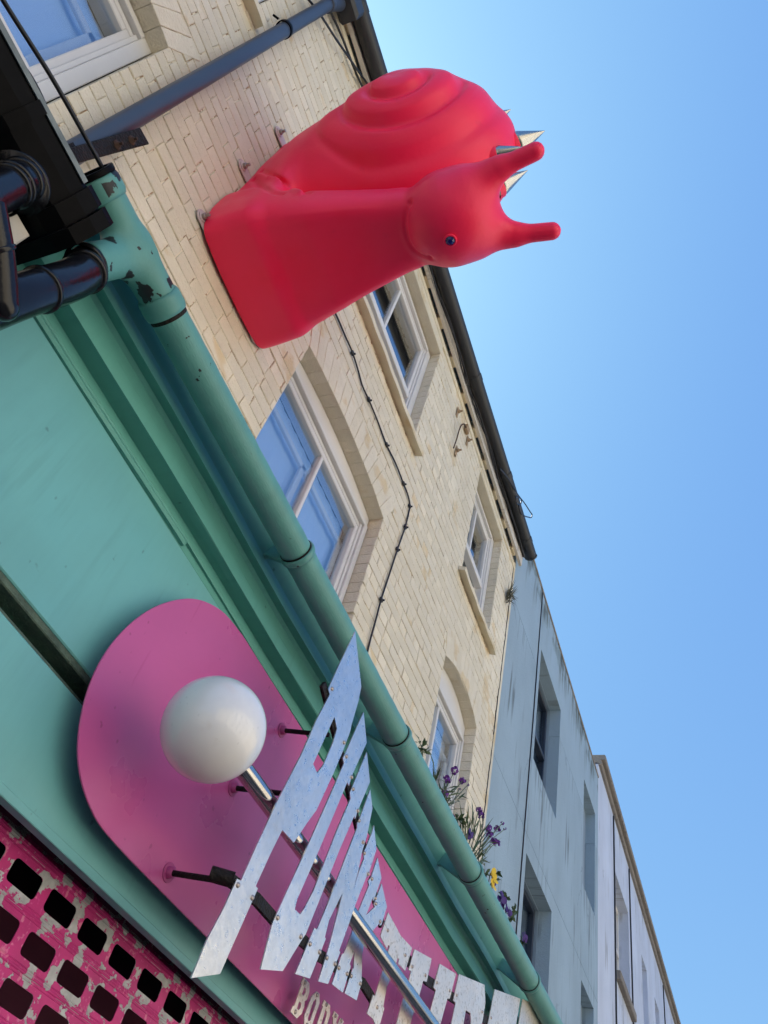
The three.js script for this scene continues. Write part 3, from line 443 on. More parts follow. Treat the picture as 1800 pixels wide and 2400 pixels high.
// ---------------------------------------------------------------- teal drain pipe with tee, collars and brackets
const PA = (x) => { const z = 0.36 + 0.0205 * (x - 0.6), k = 1.4425 + 0.0125 * (x - 0.6); return V(x, 1.6 + k * (1.7 - z), z); };
{
  const d = thing('drain_pipe', 'thick teal painted cast iron drain pipe running level above the shop cornice', 'drainpipe', [0, 0, 0]);
  const R0 = 0.056, rAt = (x) => 0.056 + 0.0011 * (x - 0.6), dir = (x) => PA(x + 0.1).sub(PA(x)).normalize().toArray();
  const seg = (a, b) => { const A = PA(a), B = PA(b), L = B.distanceTo(A), pr = [[0.0001, 0]]; for (let i = 0; i <= 30; i++) pr.push([rAt(a + (b - a) * i / 30) + 0.0006 * Math.sin(i * 2.1), L * i / 30]); pr.push([0.0001, L]); const g = turned(pr, A.toArray(), B.clone().sub(A).toArray(), 48); const uv = g.attributes.uv; for (let i = 0; i < uv.count; i++) uv.setXY(i, uv.getX(i) + a * 0.61, (i % 33) / 32); return g; };
  part('pipe_length', seg(0.60, 1.585), M.tealtube, d, true); part('pipe_length', seg(1.585, 2.66), M.tealtube, d, true); part('pipe_length', seg(2.66, 3.80), M.tealtube, d, true); part('pipe_length', seg(3.80, 5.06), M.tealtube, d, true); part('pipe_length', seg(5.06, 6.42), M.tealtube, d, true); part('pipe_length', seg(6.42, 7.4), M.tealtube, d, true);
  const ring = (x, r, h, y = 0.006) => turned([[r - 0.012, -h], [r, -h], [r + y, -h * 0.6], [r + y, h * 0.6], [r, h], [r - 0.012, h]], PA(x).toArray(), dir(x), 48);
  part('collar', [ring(0.605, R0 + 0.004, 0.030, 0.004)], M.tealtee, d);
  part('seal', ring(0.642, R0 - 0.0005, 0.008, 0.0012), M.iron, d);
  part('collar', [ring(0.27, R0 + 0.004, 0.030, 0.005)], M.tealtee, d);
  part('end_flange', [ring(0.232, R0 + 0.006, 0.008, 0.001)], M.blackmatt, d);
  for (const x of [6.42, 6.47, 6.52]) part('collar', ring(x, rAt(x) + 0.004, 0.014), M.tealpipe, d);
  // holder straps round the pipe, carried on lugs from the cornice
  for (const x of [1.585, 2.66, 3.80, 5.06, 6.36]) {
    const p = PA(x), r = rAt(x), D = V(...dir(x));
    const g = [turned([[r, -0.012], [r + 0.007, -0.012], [r + 0.009, -0.004], [r + 0.009, 0.004], [r + 0.007, 0.012], [r, 0.012]], p.toArray(), D.toArray(), 40)];
    const foot = poly([[0.246, 3.52], [0.246, 3.60], [p.z - r * 0.6, p.y + r * 0.55], [p.z - r * 0.98, p.y - 0.01], [p.z - r * 0.75, p.y - r * 0.75], [0.262, 3.52]].map(([z, y]) => [z, y]));
    const e = new THREE.ExtrudeGeometry(foot, { depth: 0.018, bevelEnabled: true, bevelThickness: 0.003, bevelSize: 0.003, bevelSegments: 1 }); e.rotateY(-Math.PI / 2); e.translate(x - 0.055 + 0.06, 0, 0); g.push(e);
    part('bracket', g, M.tealpipe, d); part('seal', turned([[r - 0.004, 0], [r + 0.0022, 0.0], [r + 0.0022, 0.006], [r - 0.004, 0.006]], p.clone().addScaledVector(D, -0.019).toArray(), D.toArray(), 40), M.iron, d);
  }
}
// smooth iron tee: mesh of a blended distance field
function surfaceNets(f, lo, hi, cell, band) {
  const n = lo.map((v, i) => Math.ceil((hi[i] - v) / cell) + 1), [nx, ny, nz] = n, F = new Float32Array(nx * ny * nz).fill(1), B = 4;
  for (let z0 = 0; z0 < nz; z0 += B) for (let y0 = 0; y0 < ny; y0 += B) for (let x0 = 0; x0 < nx; x0 += B) {
    const c = f(lo[0] + (x0 + B / 2) * cell, lo[1] + (y0 + B / 2) * cell, lo[2] + (z0 + B / 2) * cell), far = Math.abs(c) > band;
    for (let z = z0; z < Math.min(nz, z0 + B); z++) for (let y = y0; y < Math.min(ny, y0 + B); y++) for (let x = x0; x < Math.min(nx, x0 + B); x++) F[(z * ny + y) * nx + x] = far ? c : f(lo[0] + x * cell, lo[1] + y * cell, lo[2] + z * cell);
  }
  const id = new Int32Array(nx * ny * nz).fill(-1), pos = [], idx = [];
  const E = [[0, 1], [2, 3], [4, 5], [6, 7], [0, 2], [1, 3], [4, 6], [5, 7], [0, 4], [1, 5], [2, 6], [3, 7]];
  for (let z = 0; z < nz - 1; z++) for (let y = 0; y < ny - 1; y++) for (let x = 0; x < nx - 1; x++) {
    const v = []; let s = 0; for (let k = 0; k < 8; k++) { const q = F[((z + (k >> 2)) * ny + y + ((k >> 1) & 1)) * nx + x + (k & 1)]; v.push(q); if (q < 0) s++; }
    if (s === 0 || s === 8) continue;
    let px = 0, py = 0, pz = 0, c = 0;
    for (const [a, b] of E) { if ((v[a] < 0) === (v[b] < 0)) continue; const t = v[a] / (v[a] - v[b]); px += (a & 1) + t * ((b & 1) - (a & 1)); py += ((a >> 1) & 1) + t * (((b >> 1) & 1) - ((a >> 1) & 1)); pz += (a >> 2) + t * ((b >> 2) - (a >> 2)); c++; }
    id[(z * ny + y) * nx + x] = pos.length / 3; pos.push(lo[0] + (x + px / c) * cell, lo[1] + (y + py / c) * cell, lo[2] + (z + pz / c) * cell);
  }
  const quad = (a, b, c, d, flip) => { if (a < 0 || b < 0 || c < 0 || d < 0) return; if (flip) idx.push(a, b, c, a, c, d); else idx.push(a, c, b, a, d, c); };
  const I = (x, y, z) => id[(z * ny + y) * nx + x];
  for (let z = 1; z < nz - 1; z++) for (let y = 1; y < ny - 1; y++) for (let x = 1; x < nx - 1; x++) {
    const a = F[(z * ny + y) * nx + x] < 0;
    if (a !== F[(z * ny + y) * nx + x + 1] < 0) quad(I(x, y - 1, z - 1), I(x, y, z - 1), I(x, y, z), I(x, y - 1, z), a);
    if (a !== F[(z * ny + y + 1) * nx + x] < 0) quad(I(x - 1, y, z - 1), I(x - 1, y, z), I(x, y, z), I(x, y, z - 1), a);
    if (a !== F[((z + 1) * ny + y) * nx + x] < 0) quad(I(x - 1, y - 1, z), I(x, y - 1, z), I(x, y, z), I(x - 1, y, z), a);
  }
  const g = new THREE.BufferGeometry(); g.setAttribute('position', new THREE.BufferAttribute(new Float32Array(pos), 3)); g.setIndex(idx);
  // normals from the field itself
  const nrm = new Float32Array(pos.length), h = cell * 0.7;
  for (let i = 0; i < pos.length; i += 3) { const [x, y, z] = [pos[i], pos[i + 1], pos[i + 2]]; let a = f(x + h, y, z) - f(x - h, y, z), b = f(x, y + h, z) - f(x, y - h, z), c = f(x, y, z + h) - f(x, y, z - h); const l = Math.hypot(a, b, c) || 1; nrm[i] = a / l; nrm[i + 1] = b / l; nrm[i + 2] = c / l; }
  g.setAttribute('normal', new THREE.BufferAttribute(nrm, 3)); return g;
}
const smin = (a, b, k) => { const h = Math.max(k - Math.abs(a - b), 0) / k; return Math.min(a, b) - h * h * k * 0.25; };
const smax = (a, b, k) => -smin(-a, -b, k);
function capsule(x, y, z, a, b, ra, rb) { const ux = b[0] - a[0], uy = b[1] - a[1], uz = b[2] - a[2], wx = x - a[0], wy = y - a[1], wz = z - a[2]; let t = (ux * wx + uy * wy + uz * wz) / (ux * ux + uy * uy + uz * uz); t = Math.min(1, Math.max(0, t)); return Math.hypot(wx - ux * t, wy - uy * t, wz - uz * t) - (ra + (rb - ra) * t); }
{
  const d = scene.getObjectByName('drain_pipe'), A = PA(0.25).toArray(), B = PA(0.60).toArray(), J = PA(0.455).toArray(), K = [0.398, 3.352, 0.345];
  const cyl = (x, y, z, a, b, r) => { const u = V(b[0] - a[0], b[1] - a[1], b[2] - a[2]), L = u.length(); u.normalize(); const wx = x - a[0], wy = y - a[1], wz = z - a[2], t = wx * u.x + wy * u.y + wz * u.z; const q = Math.sqrt(Math.max(0, wx * wx + wy * wy + wz * wz - t * t)); return Math.max(q - r, -t, t - L); };
  const f = (x, y, z) => smin(cyl(x, y, z, A, B, 0.056), cyl(x, y, z, J, K, 0.052), 0.055);
  part('tee', surfaceNets(f, [0.18, 3.25, 0.22], [0.68, 3.68, 0.48], 0.006, 0.05), M.tealtee, d);
}

// ---------------------------------------------------------------- black gutter and soil pipes of the neighbour
{
  const g = thing('black_gutter', 'grimy black box gutter with joint collars ending beside the teal tee', 'gutter', [0, 0, 0]);
  const pr = [[3.405, 0.415], [3.385, 0.418], [3.345, 0.405], [3.300, 0.375], [3.285, 0.33], [3.283, 0.2], [3.30, 0.165], [3.41, 0.165], [3.41, 0.175], [3.31, 0.178], [3.295, 0.2], [3.295, 0.33], [3.31, 0.365], [3.35, 0.393], [3.388, 0.405], [3.405, 0.407]];
  part('trough', prismX(pr, -2.2, 0.29), M.blackmatt, g);
  part('lip', prismX([[3.400, 0.405], [3.388, 0.424], [3.402, 0.428], [3.412, 0.415]], -2.2, 0.225), M.galvlip = std({ color: lin(0.22, 0.27, 0.29), map: T.brown, roughness: 0.5 }), g);
  const grow = (k) => pr.slice(0, 8).map(([y, z]) => [3.35 + (y - 3.35) * k, 0.29 + (z - 0.29) * k]);
  part('joint_collar', prismX(grow(1.06), 0.03, 0.062), M.blackmatt, g);
  part('joint_collar', prismX(grow(1.09), 0.235, 0.285), M.blackmatt, g);
  part('stop_end', prismX(grow(1.12), 0.292, 0.335), M.blackmatt, g);
  part('underside_box', box(-2.2, 0.30, 3.10, 3.275, 0.10, 0.20), M.iron, g);
  const o = [[0.1652, 3.352]][0];
  part('outlet', turned([[0.075, 0.0], [0.075, 0.012], [0.056, 0.02], [0.05, 0.05], [0.05, 0.1]], [o[0], 3.292, 0.33], [0.0, -1, 0.12]), M.black, g);

  const b = thing('soil_pipe', 'glossy black plastic waste pipes with elbows joining the teal tee', 'pipe', [0, 0, 0]);
  const ribs = (p, dirv, r, h = 0.006, o2 = 0.005) => turned([[r, -h], [r + o2, -h * 0.7], [r + o2, h * 0.7], [r, h]], p, dirv);
  const oa = [[0.1617, 3.307]][0], ob = [[0.151, 3.028]][0], A1 = V(oa[0], oa[1], 0.35), B1 = V(ob[0], ob[1], 0.40), D1 = B1.clone().sub(A1).normalize().toArray(), on = (t) => A1.clone().lerp(B1, t).toArray();
  part('outlet_pipe', rod(on(0), on(1), 0.046, 0.046, 32), M.black, b);
  part('socket_ring', ribs(on(0.12), D1, 0.046, 0.009, 0.006), M.black, b); part('socket_ring', ribs(on(0.30), D1, 0.046, 0.007, 0.008), M.black, b); part('socket_ring', ribs(on(0.36), D1, 0.046, 0.006, 0.006), M.black, b);
  part('screw', turned([[0, 0.006], [0.006, 0.004], [0.007, 0]], A1.clone().lerp(B1, 0.24).add(V(0, -0.02, 0.05)).toArray(), [0, -0.3, 1], 12), M.rust, b);
  const path = [[0.398, 3.352, 0.345], ...[[0.4027, 3.305]].map((p) => [...p, 0.355]), ...[[0.3943, 3.23]].map((p) => [...p, 0.368]), ...[[0.3802, 3.163]].map((p) => [...p, 0.378]), ...[[0.3636, 3.095]].map((p) => [...p, 0.385]), ...[[0.3471, 3.026], [0.3331, 2.958], [0.314, 2.856]].map((p) => [...p, 0.39])], dirAt = (i) => V(...path[i + 1]).sub(V(...path[i - 1])).toArray();
  part('elbow', tube(path, 0.0505, 60, 28), M.black, b);
  for (const a of [[[0.394, 3.332, 0.347], [0.16, 1, -0.1], 0.0505, 0.007, 0.006], [path[1], dirAt(1), 0.0505, 0.008, 0.008], [path[4], dirAt(4), 0.0505, 0.006, 0.005]]) part('socket_ring', ribs(...a), M.black, b);
  const p2 = [[0.2091, 2.997], [0.2565, 2.965], [0.2979, 2.931], [0.3446, 2.888]];
  part('lower_pipe', [tube([[p2[0][0] - 0.05, p2[0][1] + 0.02, 0.46], ...p2.map((p) => [p[0] - 0.02, p[1], 0.46])], 0.03, 30, 20), new THREE.SphereGeometry(0.03, 24, 16).translate(p2[3][0] - 0.02, p2[3][1], 0.46)], M.black, b); part('socket_ring', ribs([p2[1][0] - 0.02, p2[1][1], 0.46], [1, -0.2, 0], 0.03, 0.006), M.black, b);
  const w = [[0.207, 3.266], [0.2774, 3.264], [0.2766, 3.171], [0.2109, 3.178]];
  const wb = part('white_board', plate(poly([w[1], w[0], [w[0][0] - 0.5, w[0][1]], [w[2][0] - 0.5, w[2][1]], w[2]]), 0.255, 0.30, 0.004), M.whiteold, scene);
  tag(wb, 'short white wooden board end showing under the black gutter', 'board');
}
{ // iron bar with two bolts in front of the downpipe foot
  const b = thing('iron_bar', 'dark iron wall bar with two rusty bolts crossing the downpipe foot', 'bar', [0, 0, 0]);
  const q = [[0.2295, 4.25], [0.2866, 4.256], [0.217, 3.789], [0.1708, 3.775]];
  part('bar', plate(poly([[q[0][0], q[0][1]], [q[3][0], q[3][1]], [q[3][0] - 0.02, q[3][1] - 0.35], [q[2][0] - 0.02, q[2][1] - 0.35], [q[2][0], q[2][1]], [q[1][0], q[1][1]]]), 0.115, 0.128, 0.004), M.iron, b);
  for (const [x, y] of [[0.2479, 4.158], [0.2371, 4.064]]) part('bolt', [turned([[0.0, 0.011], [0.009, 0.009], [0.011, 0], [0.017, 0], [0.017, -0.003]], [x, y, 0.131], [0, 0, 1], 6), rod([x, y, 0.13], [x, y, 0.152], 0.005)], M.rust, b);
  part('spacer', box(q[3][0], q[2][0], q[3][1] + 0.05, q[3][1] + 0.1, 0.0, 0.114), M.iron, b);
}
{ // cables near the left edge
  const P = [[-0.2739, 3.533], [-0.1743, 3.542], [-0.0045, 3.571], [0.109, 3.58], [0.2313, 3.586]];
  tag(part('cable', tube(P.map((p) => [p[0], p[1], 0.36]), 0.0062, 40, 8), M.cable, scene), 'taut black cable crossing the near window down to the teal pipe end', 'cable');
  const Q = [[-0.1401, 3.536], [-0.1074, 3.538], [-0.0761, 3.549], [-0.0329, 3.576], [0.0254, 3.579], [0.0771, 3.565], [0.1208, 3.541]];
  tag(part('cable', tube(Q.map((p) => [p[0], p[1], 0.30]), 0.0052, 40, 8), M.cable, scene), 'slack dark cable curving over the near window frame behind the gutter lip', 'cable');
  const S = [[-0.0452, 3.6], [0.0011, 3.603], [0.0487, 3.605], [0.0993, 3.593], [0.1301, 3.586]];
  tag(part('cable', tube(S.map((p) => [p[0], p[1], 0.26]), 0.0055, 40, 8), M.cable, scene), 'short dark cable bundle hugging the black gutter lip below the sill', 'cable');
  const W = [[1.446, 5.465], [1.55, 5.484], [1.661, 5.49], [1.773, 5.494], [1.879, 5.48], [1.969, 5.455], [2.073, 5.461], [2.225, 5.47], [2.406, 5.463], [2.56, 5.483], [2.732, 5.486], [2.823, 5.484], [2.886, 5.446], [2.898, 5.403], [2.905, 5.258], [2.886, 5.024], [2.879, 4.791], [2.869, 4.579], [2.871, 4.429], [2.877, 4.288], [2.894, 4.122]];
  const wc = thing('wall_cable', 'black cable with clips zigzagging down the cream bricks between the windows', 'cable');
  part('cord', tube(W.map((p, i) => [p[0], p[1], 0.011 + (i % 3 ? 0 : 0.002)]), 0.0055, 160, 8), M.cable, wc);
  for (const [x, y] of [[1.773, 5.494], [2.074, 5.465], [2.406, 5.463], [2.732, 5.486], [2.884, 5.443], [2.905, 5.258], [2.886, 5.024], [2.869, 4.579]]) part('clip', [rod([x + 0.012, y + 0.006, 0.004], [x + 0.012, y + 0.006, 0.026], 0.008, 0.006, 10), bevelBox(x - 0.012, x + 0.016, y - 0.009, y + 0.012, 0.004, 0.019, 0.003)], M.cable, wc);
  const E1 = [[0.0656, 6.59], [0.2276, 6.801], [0.3995, 6.966], [0.4805, 7.055], [0.5998, 7.179], [0.7292, 7.322], [0.8787, 7.472]];
  tag(part('eaves_cable', tube(E1.map((p) => [p[0], p[1], 0.05]), 0.0075, 40, 8), M.cable, scene), 'black cable slanting up the cream wall to the fascia left of the snail', 'cable');
  const E2 = [[0.233, 7.077], [0.3358, 7.129], [0.4602, 7.17], [0.5707, 7.193], [0.7008, 7.242], [0.8417, 7.339]];
  tag(part('eaves_cable', tube(E2.map((p) => [p[0], p[1], 0.03]), 0.008, 40, 8), M.cable, scene), 'black cable following the dark eaves gap next to the downpipe outlet', 'cable');
  // bundle under the gutter with a loose loop near its far end
  const L = thing('gutter_cables', 'tangled thin black cables under the gutter with a loose loop at the far end', 'cable');
  for (let k = 0; k < 3; k++) { const pts = []; for (let i = 0; i <= 24; i++) { const x = 1.6 + i * 0.145; pts.push([x, 7.36 + 0.0415 * (x - 0.3) - 0.085 + 0.012 * Math.sin(i * 1.3 + k * 2.1), 0.085 + 0.012 * Math.sin(i * 0.9 + k)]); } part('cord', tube(pts, 0.0055, 120, 6), M.cable, L); }
  const lp = [[3.945, 7.224], [4.176, 7.385], [4.362, 7.481], [4.556, 7.592], [4.769, 7.734], [4.985, 7.858], [5.053, 7.898], [5.047, 7.85], [4.931, 7.713], [4.757, 7.54], [4.651, 7.472], [4.593, 7.481], [4.649, 7.587], [4.649, 7.641], [4.535, 7.546], [4.465, 7.44], [4.505, 7.425], [4.603, 7.505]];
  part('loop', tube(lp.map((p) => [p[0], p[1], 0.18]), 0.0062, 120, 6), M.cable, L);
}
{ // rusty fixings left on the wall below the eaves
  const b = thing('wall_bracket', 'rusty painted bolts and bent wire left on the cream wall under the eaves', 'bracket');
  for (const [x, y] of [[3.226, 7.107], [3.53, 7.121], [3.369, 6.745]]) part('bolt', [bevelBox(x - 0.018, x + 0.018, y - 0.07, y + 0.05, 0.004, 0.010, 0.002), turned([[0, 0.02], [0.016, 0.018], [0.017, 0]], [x, y, 0.01], [0, 0, 1], 6), rod([x, y, 0.02], [x, y, 0.05], 0.008)], M.rustlight, b);
  const [p] = [[3.443, 7.157]]; part('plate', bevelBox(p[0] - 0.03, p[0] + 0.03, p[1] - 0.04, p[1] + 0.04, 0.005, 0.035, 0.004), M.rustlight, b);
  part('wire', tube([[3.263, 6.625], [3.279, 6.766], [3.288, 6.927], [3.308, 7.02], [3.36, 7.104], [3.399, 7.109]].map((q) => [q[0], q[1], 0.03]), 0.006, 30, 6), M.rust, b);
}

// ---------------------------------------------------------------- the snail
{
  const OX = 0.918, OY = 4.51, s = thing('snail_sculpture', 'huge glossy red snail sculpture bolted to the cream wall, head outwards', 'sculpture', [OX, OY, 0]);
  const C0 = [-0.07, 0.785, 0.71], S0 = [0.377, 0.4225, 0.489], HC = [0.0, 0.115, 0.985], HS = [0.182, 0.180, 0.190];
  const lerpT = (t, tab) => { for (let i = 0; i + 1 < tab.length; i++) if (t <= tab[i + 1][0]) { const u = (t - tab[i][0]) / (tab[i + 1][0] - tab[i][0]); const k = Math.max(0, u); return tab[i].slice(1).map((v, j) => v + (tab[i + 1][j + 1] - v) * k); } return tab[tab.length - 1].slice(1); };
  // neck sections: height, half width, half depth, middle
  const NECK = [[0, 0.288, 0.24, 0.235], [0.1, 0.288, 0.225, 0.215], [0.25, 0.272, 0.19, 0.175], [0.45, 0.232, 0.152, 0.14], [0.62, 0.192, 0.128, 0.132], [0.76, 0.160, 0.112, 0.132], [0.86, 0.145, 0.10, 0.125], [0.95, 0.14, 0.10, 0.12]];
  const mouth = [[-0.1187, 0.0403, 0.8645], [-0.1005, 0.0391, 0.8484], [-0.0804, 0.0340, 0.8375], [-0.0591, 0.0294, 0.8297], [-0.0366, 0.0252, 0.8248], [-0.0118, 0.0269, 0.8198], [0.0140, 0.0265, 0.8202], [0.0371, 0.0244, 0.8255], [0.0564, 0.0177, 0.8364], [0.0694, 0.0038, 0.8543], [0.0801, -0.0078, 0.8740], [0.0838, -0.0184, 0.8922]];
  let mouthPts = [], grooves = [], lips = [];
  const f = (x, y, z) => {
    // foot against the wall
    const wide = 1 - ss(-0.1, 0.62, z), xs = x - 0.030 * wide; const hw = 0.285 + 0.015 * Math.min(1, Math.max(0, y / 1.1)) - 0.05 * Math.max(0, z - 0.05), by = Math.abs(y - 0.60) - 0.585, bx = Math.abs(xs) - hw, bz = Math.abs(z - 0.10) - 0.16, r = 0.055;
    const ax = Math.max(bx + r, 0), ay = Math.max(by + r, 0), az = Math.max(bz + r, 0);
    let d = Math.hypot(ax, ay, az) + Math.min(Math.max(bx + r, by + r, bz + r), 0) - r;
    // neck
    const [w0, dp0, m] = lerpT(z, NECK), w = w0 + 0.026 * wide, nx = Math.abs(xs) / w, dp = y < m ? dp0 * (1 - 0.26 * Math.max(0, 1 - nx * nx * 1.4) * ss(-0.05, 0.5, z) * (1 - ss(0.60, 0.85, z))) : dp0, ny = Math.abs(y - m) / dp, q = Math.pow(Math.pow(nx, 3.1) + Math.pow(ny, 3.1), 1 / 3.1);
    let nk = (q - 1) * Math.min(w, dp) * 0.95; nk = smax(nk, z - 0.93, 0.12); nk = Math.max(nk, -z);
    d = smin(d, nk, 0.05);
    // shell ball with stepped whorls on its flank
    const ex = (x - C0[0]) / S0[0], ey = (y - C0[1]) / S0[1], ez = (z - C0[2]) / S0[2], el = Math.hypot(ex, ey, ez), g = Math.hypot(ex / S0[0], ey / S0[1], ez / S0[2]);
    let sh = el < 1e-4 ? -0.37 : el * (el - 1) / g;
    if (Math.abs(sh) < 0.14) {
      const k = 1 / Math.max(el, 1e-4), side = ss(0.05, 0.55, -ex * k);
      const disc = (cy, cz, R, h) => { const dy = y - cy, dz = z - cz, d = Math.hypot(dy, dz), low = ss(-0.45, 0.25, -(dy * 0.96 - dz * 0.12) / (d + 1e-4)), w = 0.16 - 0.142 * low; return h * (1 - ss(R - w * 0.6, R + w * 0.4, d)) + low * h * (0.45 * Math.exp(-(((d - R + 0.05) / 0.045) ** 2)) - 0.75 * Math.exp(-(((d - R - 0.012) / 0.02) ** 2))); };
      if (side > 0) sh -= side * (disc(0.70, 0.78, 0.115, 0.018) + disc(0.75, 0.77, 0.248, 0.020) + disc(0.80, 0.75, 0.388, 0.017) - 0.030);
    }
    { const qx = (x + 0.105) / 0.262, qy = (y - 0.81) / 0.40, qz = (z - 0.40) / 0.37, ql = Math.hypot(qx, qy, qz), qg = Math.hypot(qx / 0.262, qy / 0.40, qz / 0.37); sh = smin(sh, ql < 1e-4 ? -0.26 : ql * (ql - 1) / qg, 0.10); }
    let sk = smin(d, sh, 0.11);
    // creases of the lips where the shell meets the foot
    if (grooves.length && x < 0.25 && Math.abs(sk) < 0.12) {
      for (const gr of lips) { let md = 1; for (let i = 0; i + 1 < gr.length; i++) md = Math.min(md, capsule(x, y, z, gr[i], gr[i + 1], gr.r[i], gr.r[i + 1])); sk = smin(sk, md + 0.010, 0.05); }
      for (const gr of grooves) { let md = 1; for (let i = 0; i + 1 < gr.length; i++) md = Math.min(md, capsule(x, y, z, gr[i], gr[i + 1], gr.r[i], gr.r[i + 1])); sk = smax(sk, -md, 0.026); }
    }
    // head, feelers
    const hx = (x - HC[0]) / HS[0], hy = (y - HC[1]) / HS[1], hz = (z - HC[2]) / HS[2], hl = Math.hypot(hx, hy, hz), hg = Math.hypot(hx / HS[0], hy / HS[1], hz / HS[2]);
    const hd = hl < 1e-4 ? -0.18 : hl * (hl - 1) / hg;
    sk = smin(sk, hd, 0.03);
    for (const sgn of [-1, 1]) {
      const a = capsule(x, y, z, [sgn * 0.095, 0.12, 1.10], [sgn * 0.125, 0.12, 1.20], 0.062, 0.036), b = capsule(x, y, z, [sgn * 0.125, 0.12, 1.19], [sgn * 0.149, 0.12, 1.345], 0.036, 0.0335);
      sk = smin(sk, smin(a, b, 0.05), 0.085);
    }
    // smiling mouth cut in, dimples at its ends
    if (mouthPts.length && hd < 0.08 && hd > -0.08) {
      let md = 1; for (let i = 0; i + 1 < mouthPts.length; i++) md = Math.min(md, capsule(x, y, z, mouthPts[i], mouthPts[i + 1], 0.009, 0.009));
      for (const e of [mouthPts[0], mouthPts[mouthPts.length - 1]]) md = Math.min(md, Math.hypot(x - e[0], y - e[1], z - e[2]) - 0.014);
      sk = smax(sk, -md, 0.012);
    }
    return smax(sk, 0.012 - z, 0.01);
  };
  { const E0 = [0 - OX, 1.6 - OY, 1.7]; const onSkin = (p) => { const dv = V(p[0] - E0[0], p[1] - E0[1], p[2] - E0[2]), L = dv.length(); dv.normalize(); let t = Math.max(1, L - 0.45); for (let i = 0; i < 120; i++) t += 0.8 * f(E0[0] + dv.x * t, E0[1] + dv.y * t, E0[2] + dv.z * t); return [E0[0] + dv.x * t, E0[1] + dv.y * t, E0[2] + dv.z * t]; }; mouthPts = mouth.map(onSkin);
    const rim = (l, big) => { const q = l.map(onSkin).filter((p) => Math.abs(f(...p)) < 0.01 && p[2] > -0.05 && p[2] < 1.3 && Math.abs(p[0]) < 0.6); q.r = q.map((_, i) => big * Math.min(1, 0.25 + 0.75 * Math.min(i, q.length - 1 - i) / 2.5)); return q; };
    lips = [rim([[-0.2680, 0.6189, 0.0617], [-0.2680, 0.4861, 0.1703], [-0.2680, 0.2268, 0.3401], [-0.2680, 0.0358, 0.4705]], 0.013)]; grooves = [rim([[-0.2680, 0.5536, 0.0594], [-0.2680, 0.4288, 0.1288], [-0.2680, 0.2342, 0.2613], [-0.2680, 0.1205, 0.3550]], 0.017), rim([[-0.2680, 0.6922, 0.0502], [-0.2680, 0.5478, 0.1481], [-0.2680, 0.2647, 0.3272], [-0.2680, 0.0031, 0.5103]], 0.017)]; }
  const geo = surfaceNets(f, [-0.52, -0.09, -0.01], [0.40, 1.34, 1.42], 0.0078, 0.16);
  part('body', geo, M.snail, s);
  // blue glass eye in a raised rim
  const eye = [[0.0227, -0.0630, 1.0009]][0], en = V((eye[0] - HC[0]) / HS[0] ** 2, (eye[1] - HC[1]) / HS[1] ** 2, (eye[2] - HC[2]) / HS[2] ** 2).normalize(), ep = V(...eye);
  part('eye', turned([[0.0001, 0.012], [0.010, 0.011], [0.0185, 0.004], [0.0195, -0.006]], ep.toArray(), en.toArray(), 8), M.gem, s);
  part('eye_rim', new THREE.TorusGeometry(0.0212, 0.0045, 8, 32).applyQuaternion(new THREE.Quaternion().setFromUnitVectors(V(0, 0, 1), en)).translate(...ep.clone().addScaledVector(en, 0.002).toArray()), M.snail, s);
  // polished steel spikes on the shell
  for (const [b, t, r] of [[[-0.03, 0.80, 1.195], [-0.035, 0.855, 1.318], 0.050], [[-0.085, 1.10, 1.05], [-0.10, 1.16, 1.155], 0.042], [[0.07, 0.60, 1.115], [0.062, 0.69, 1.232], 0.042], [[-0.06, 0.585, 1.135], [-0.055, 0.60, 1.255], 0.036]]) {
    const d = V(t[0] - b[0], t[1] - b[1], t[2] - b[2]), L = d.length();
    const sp = part('spike', turned([[0.0001, L], [0.0015, L - 0.002], [r, 0.014], [r, -0.02], [0.0001, -0.02]], b, d.toArray(), 40), M.steel, s);
    part('spike_base', turned([[r + 0.006, -0.03], [r + 0.006, -0.002], [r - 0.002, 0.001]], b, d.toArray(), 40), M.snail, sp);
  }
  // fixing lugs bolted to the bricks
  for (const [x, y, a] of [[0.632, 4.574, 0], [0.592, 5.112, 0.05], [0.588, 5.655, 0.05], [1.170, 4.548, Math.PI * 0.5]]) {
    const sh = new THREE.Shape(); sh.absarc(0, 0, 0.032, Math.PI / 2, Math.PI * 1.5); sh.lineTo(0.14, -0.032); sh.lineTo(0.14, 0.032);
    const lug = part('fixing_lug', plate(sh, 0.008, 0.015, 0.0015).rotateZ(a).translate(x - OX, y - OY, 0), M.lugpaint, s);
    const l = lug; const P = [x - OX, y - OY, 0.015];
    part('washer', turned([[0.0085, 0], [0.0225, 0], [0.0225, 0.004], [0.0085, 0.004]], P, [0, 0, 1], 24), M.lugpaint, l);
    part('bolt', [turned([[0, 0.014], [0.0125, 0.014], [0.014, 0.012], [0.014, 0]], [P[0], P[1], 0.019], [0, 0, 1], 6), rod([P[0], P[1], 0.03], [P[0], P[1], 0.05], 0.0075, 0.007, 12)], M.boltsteel, l);
  }
}

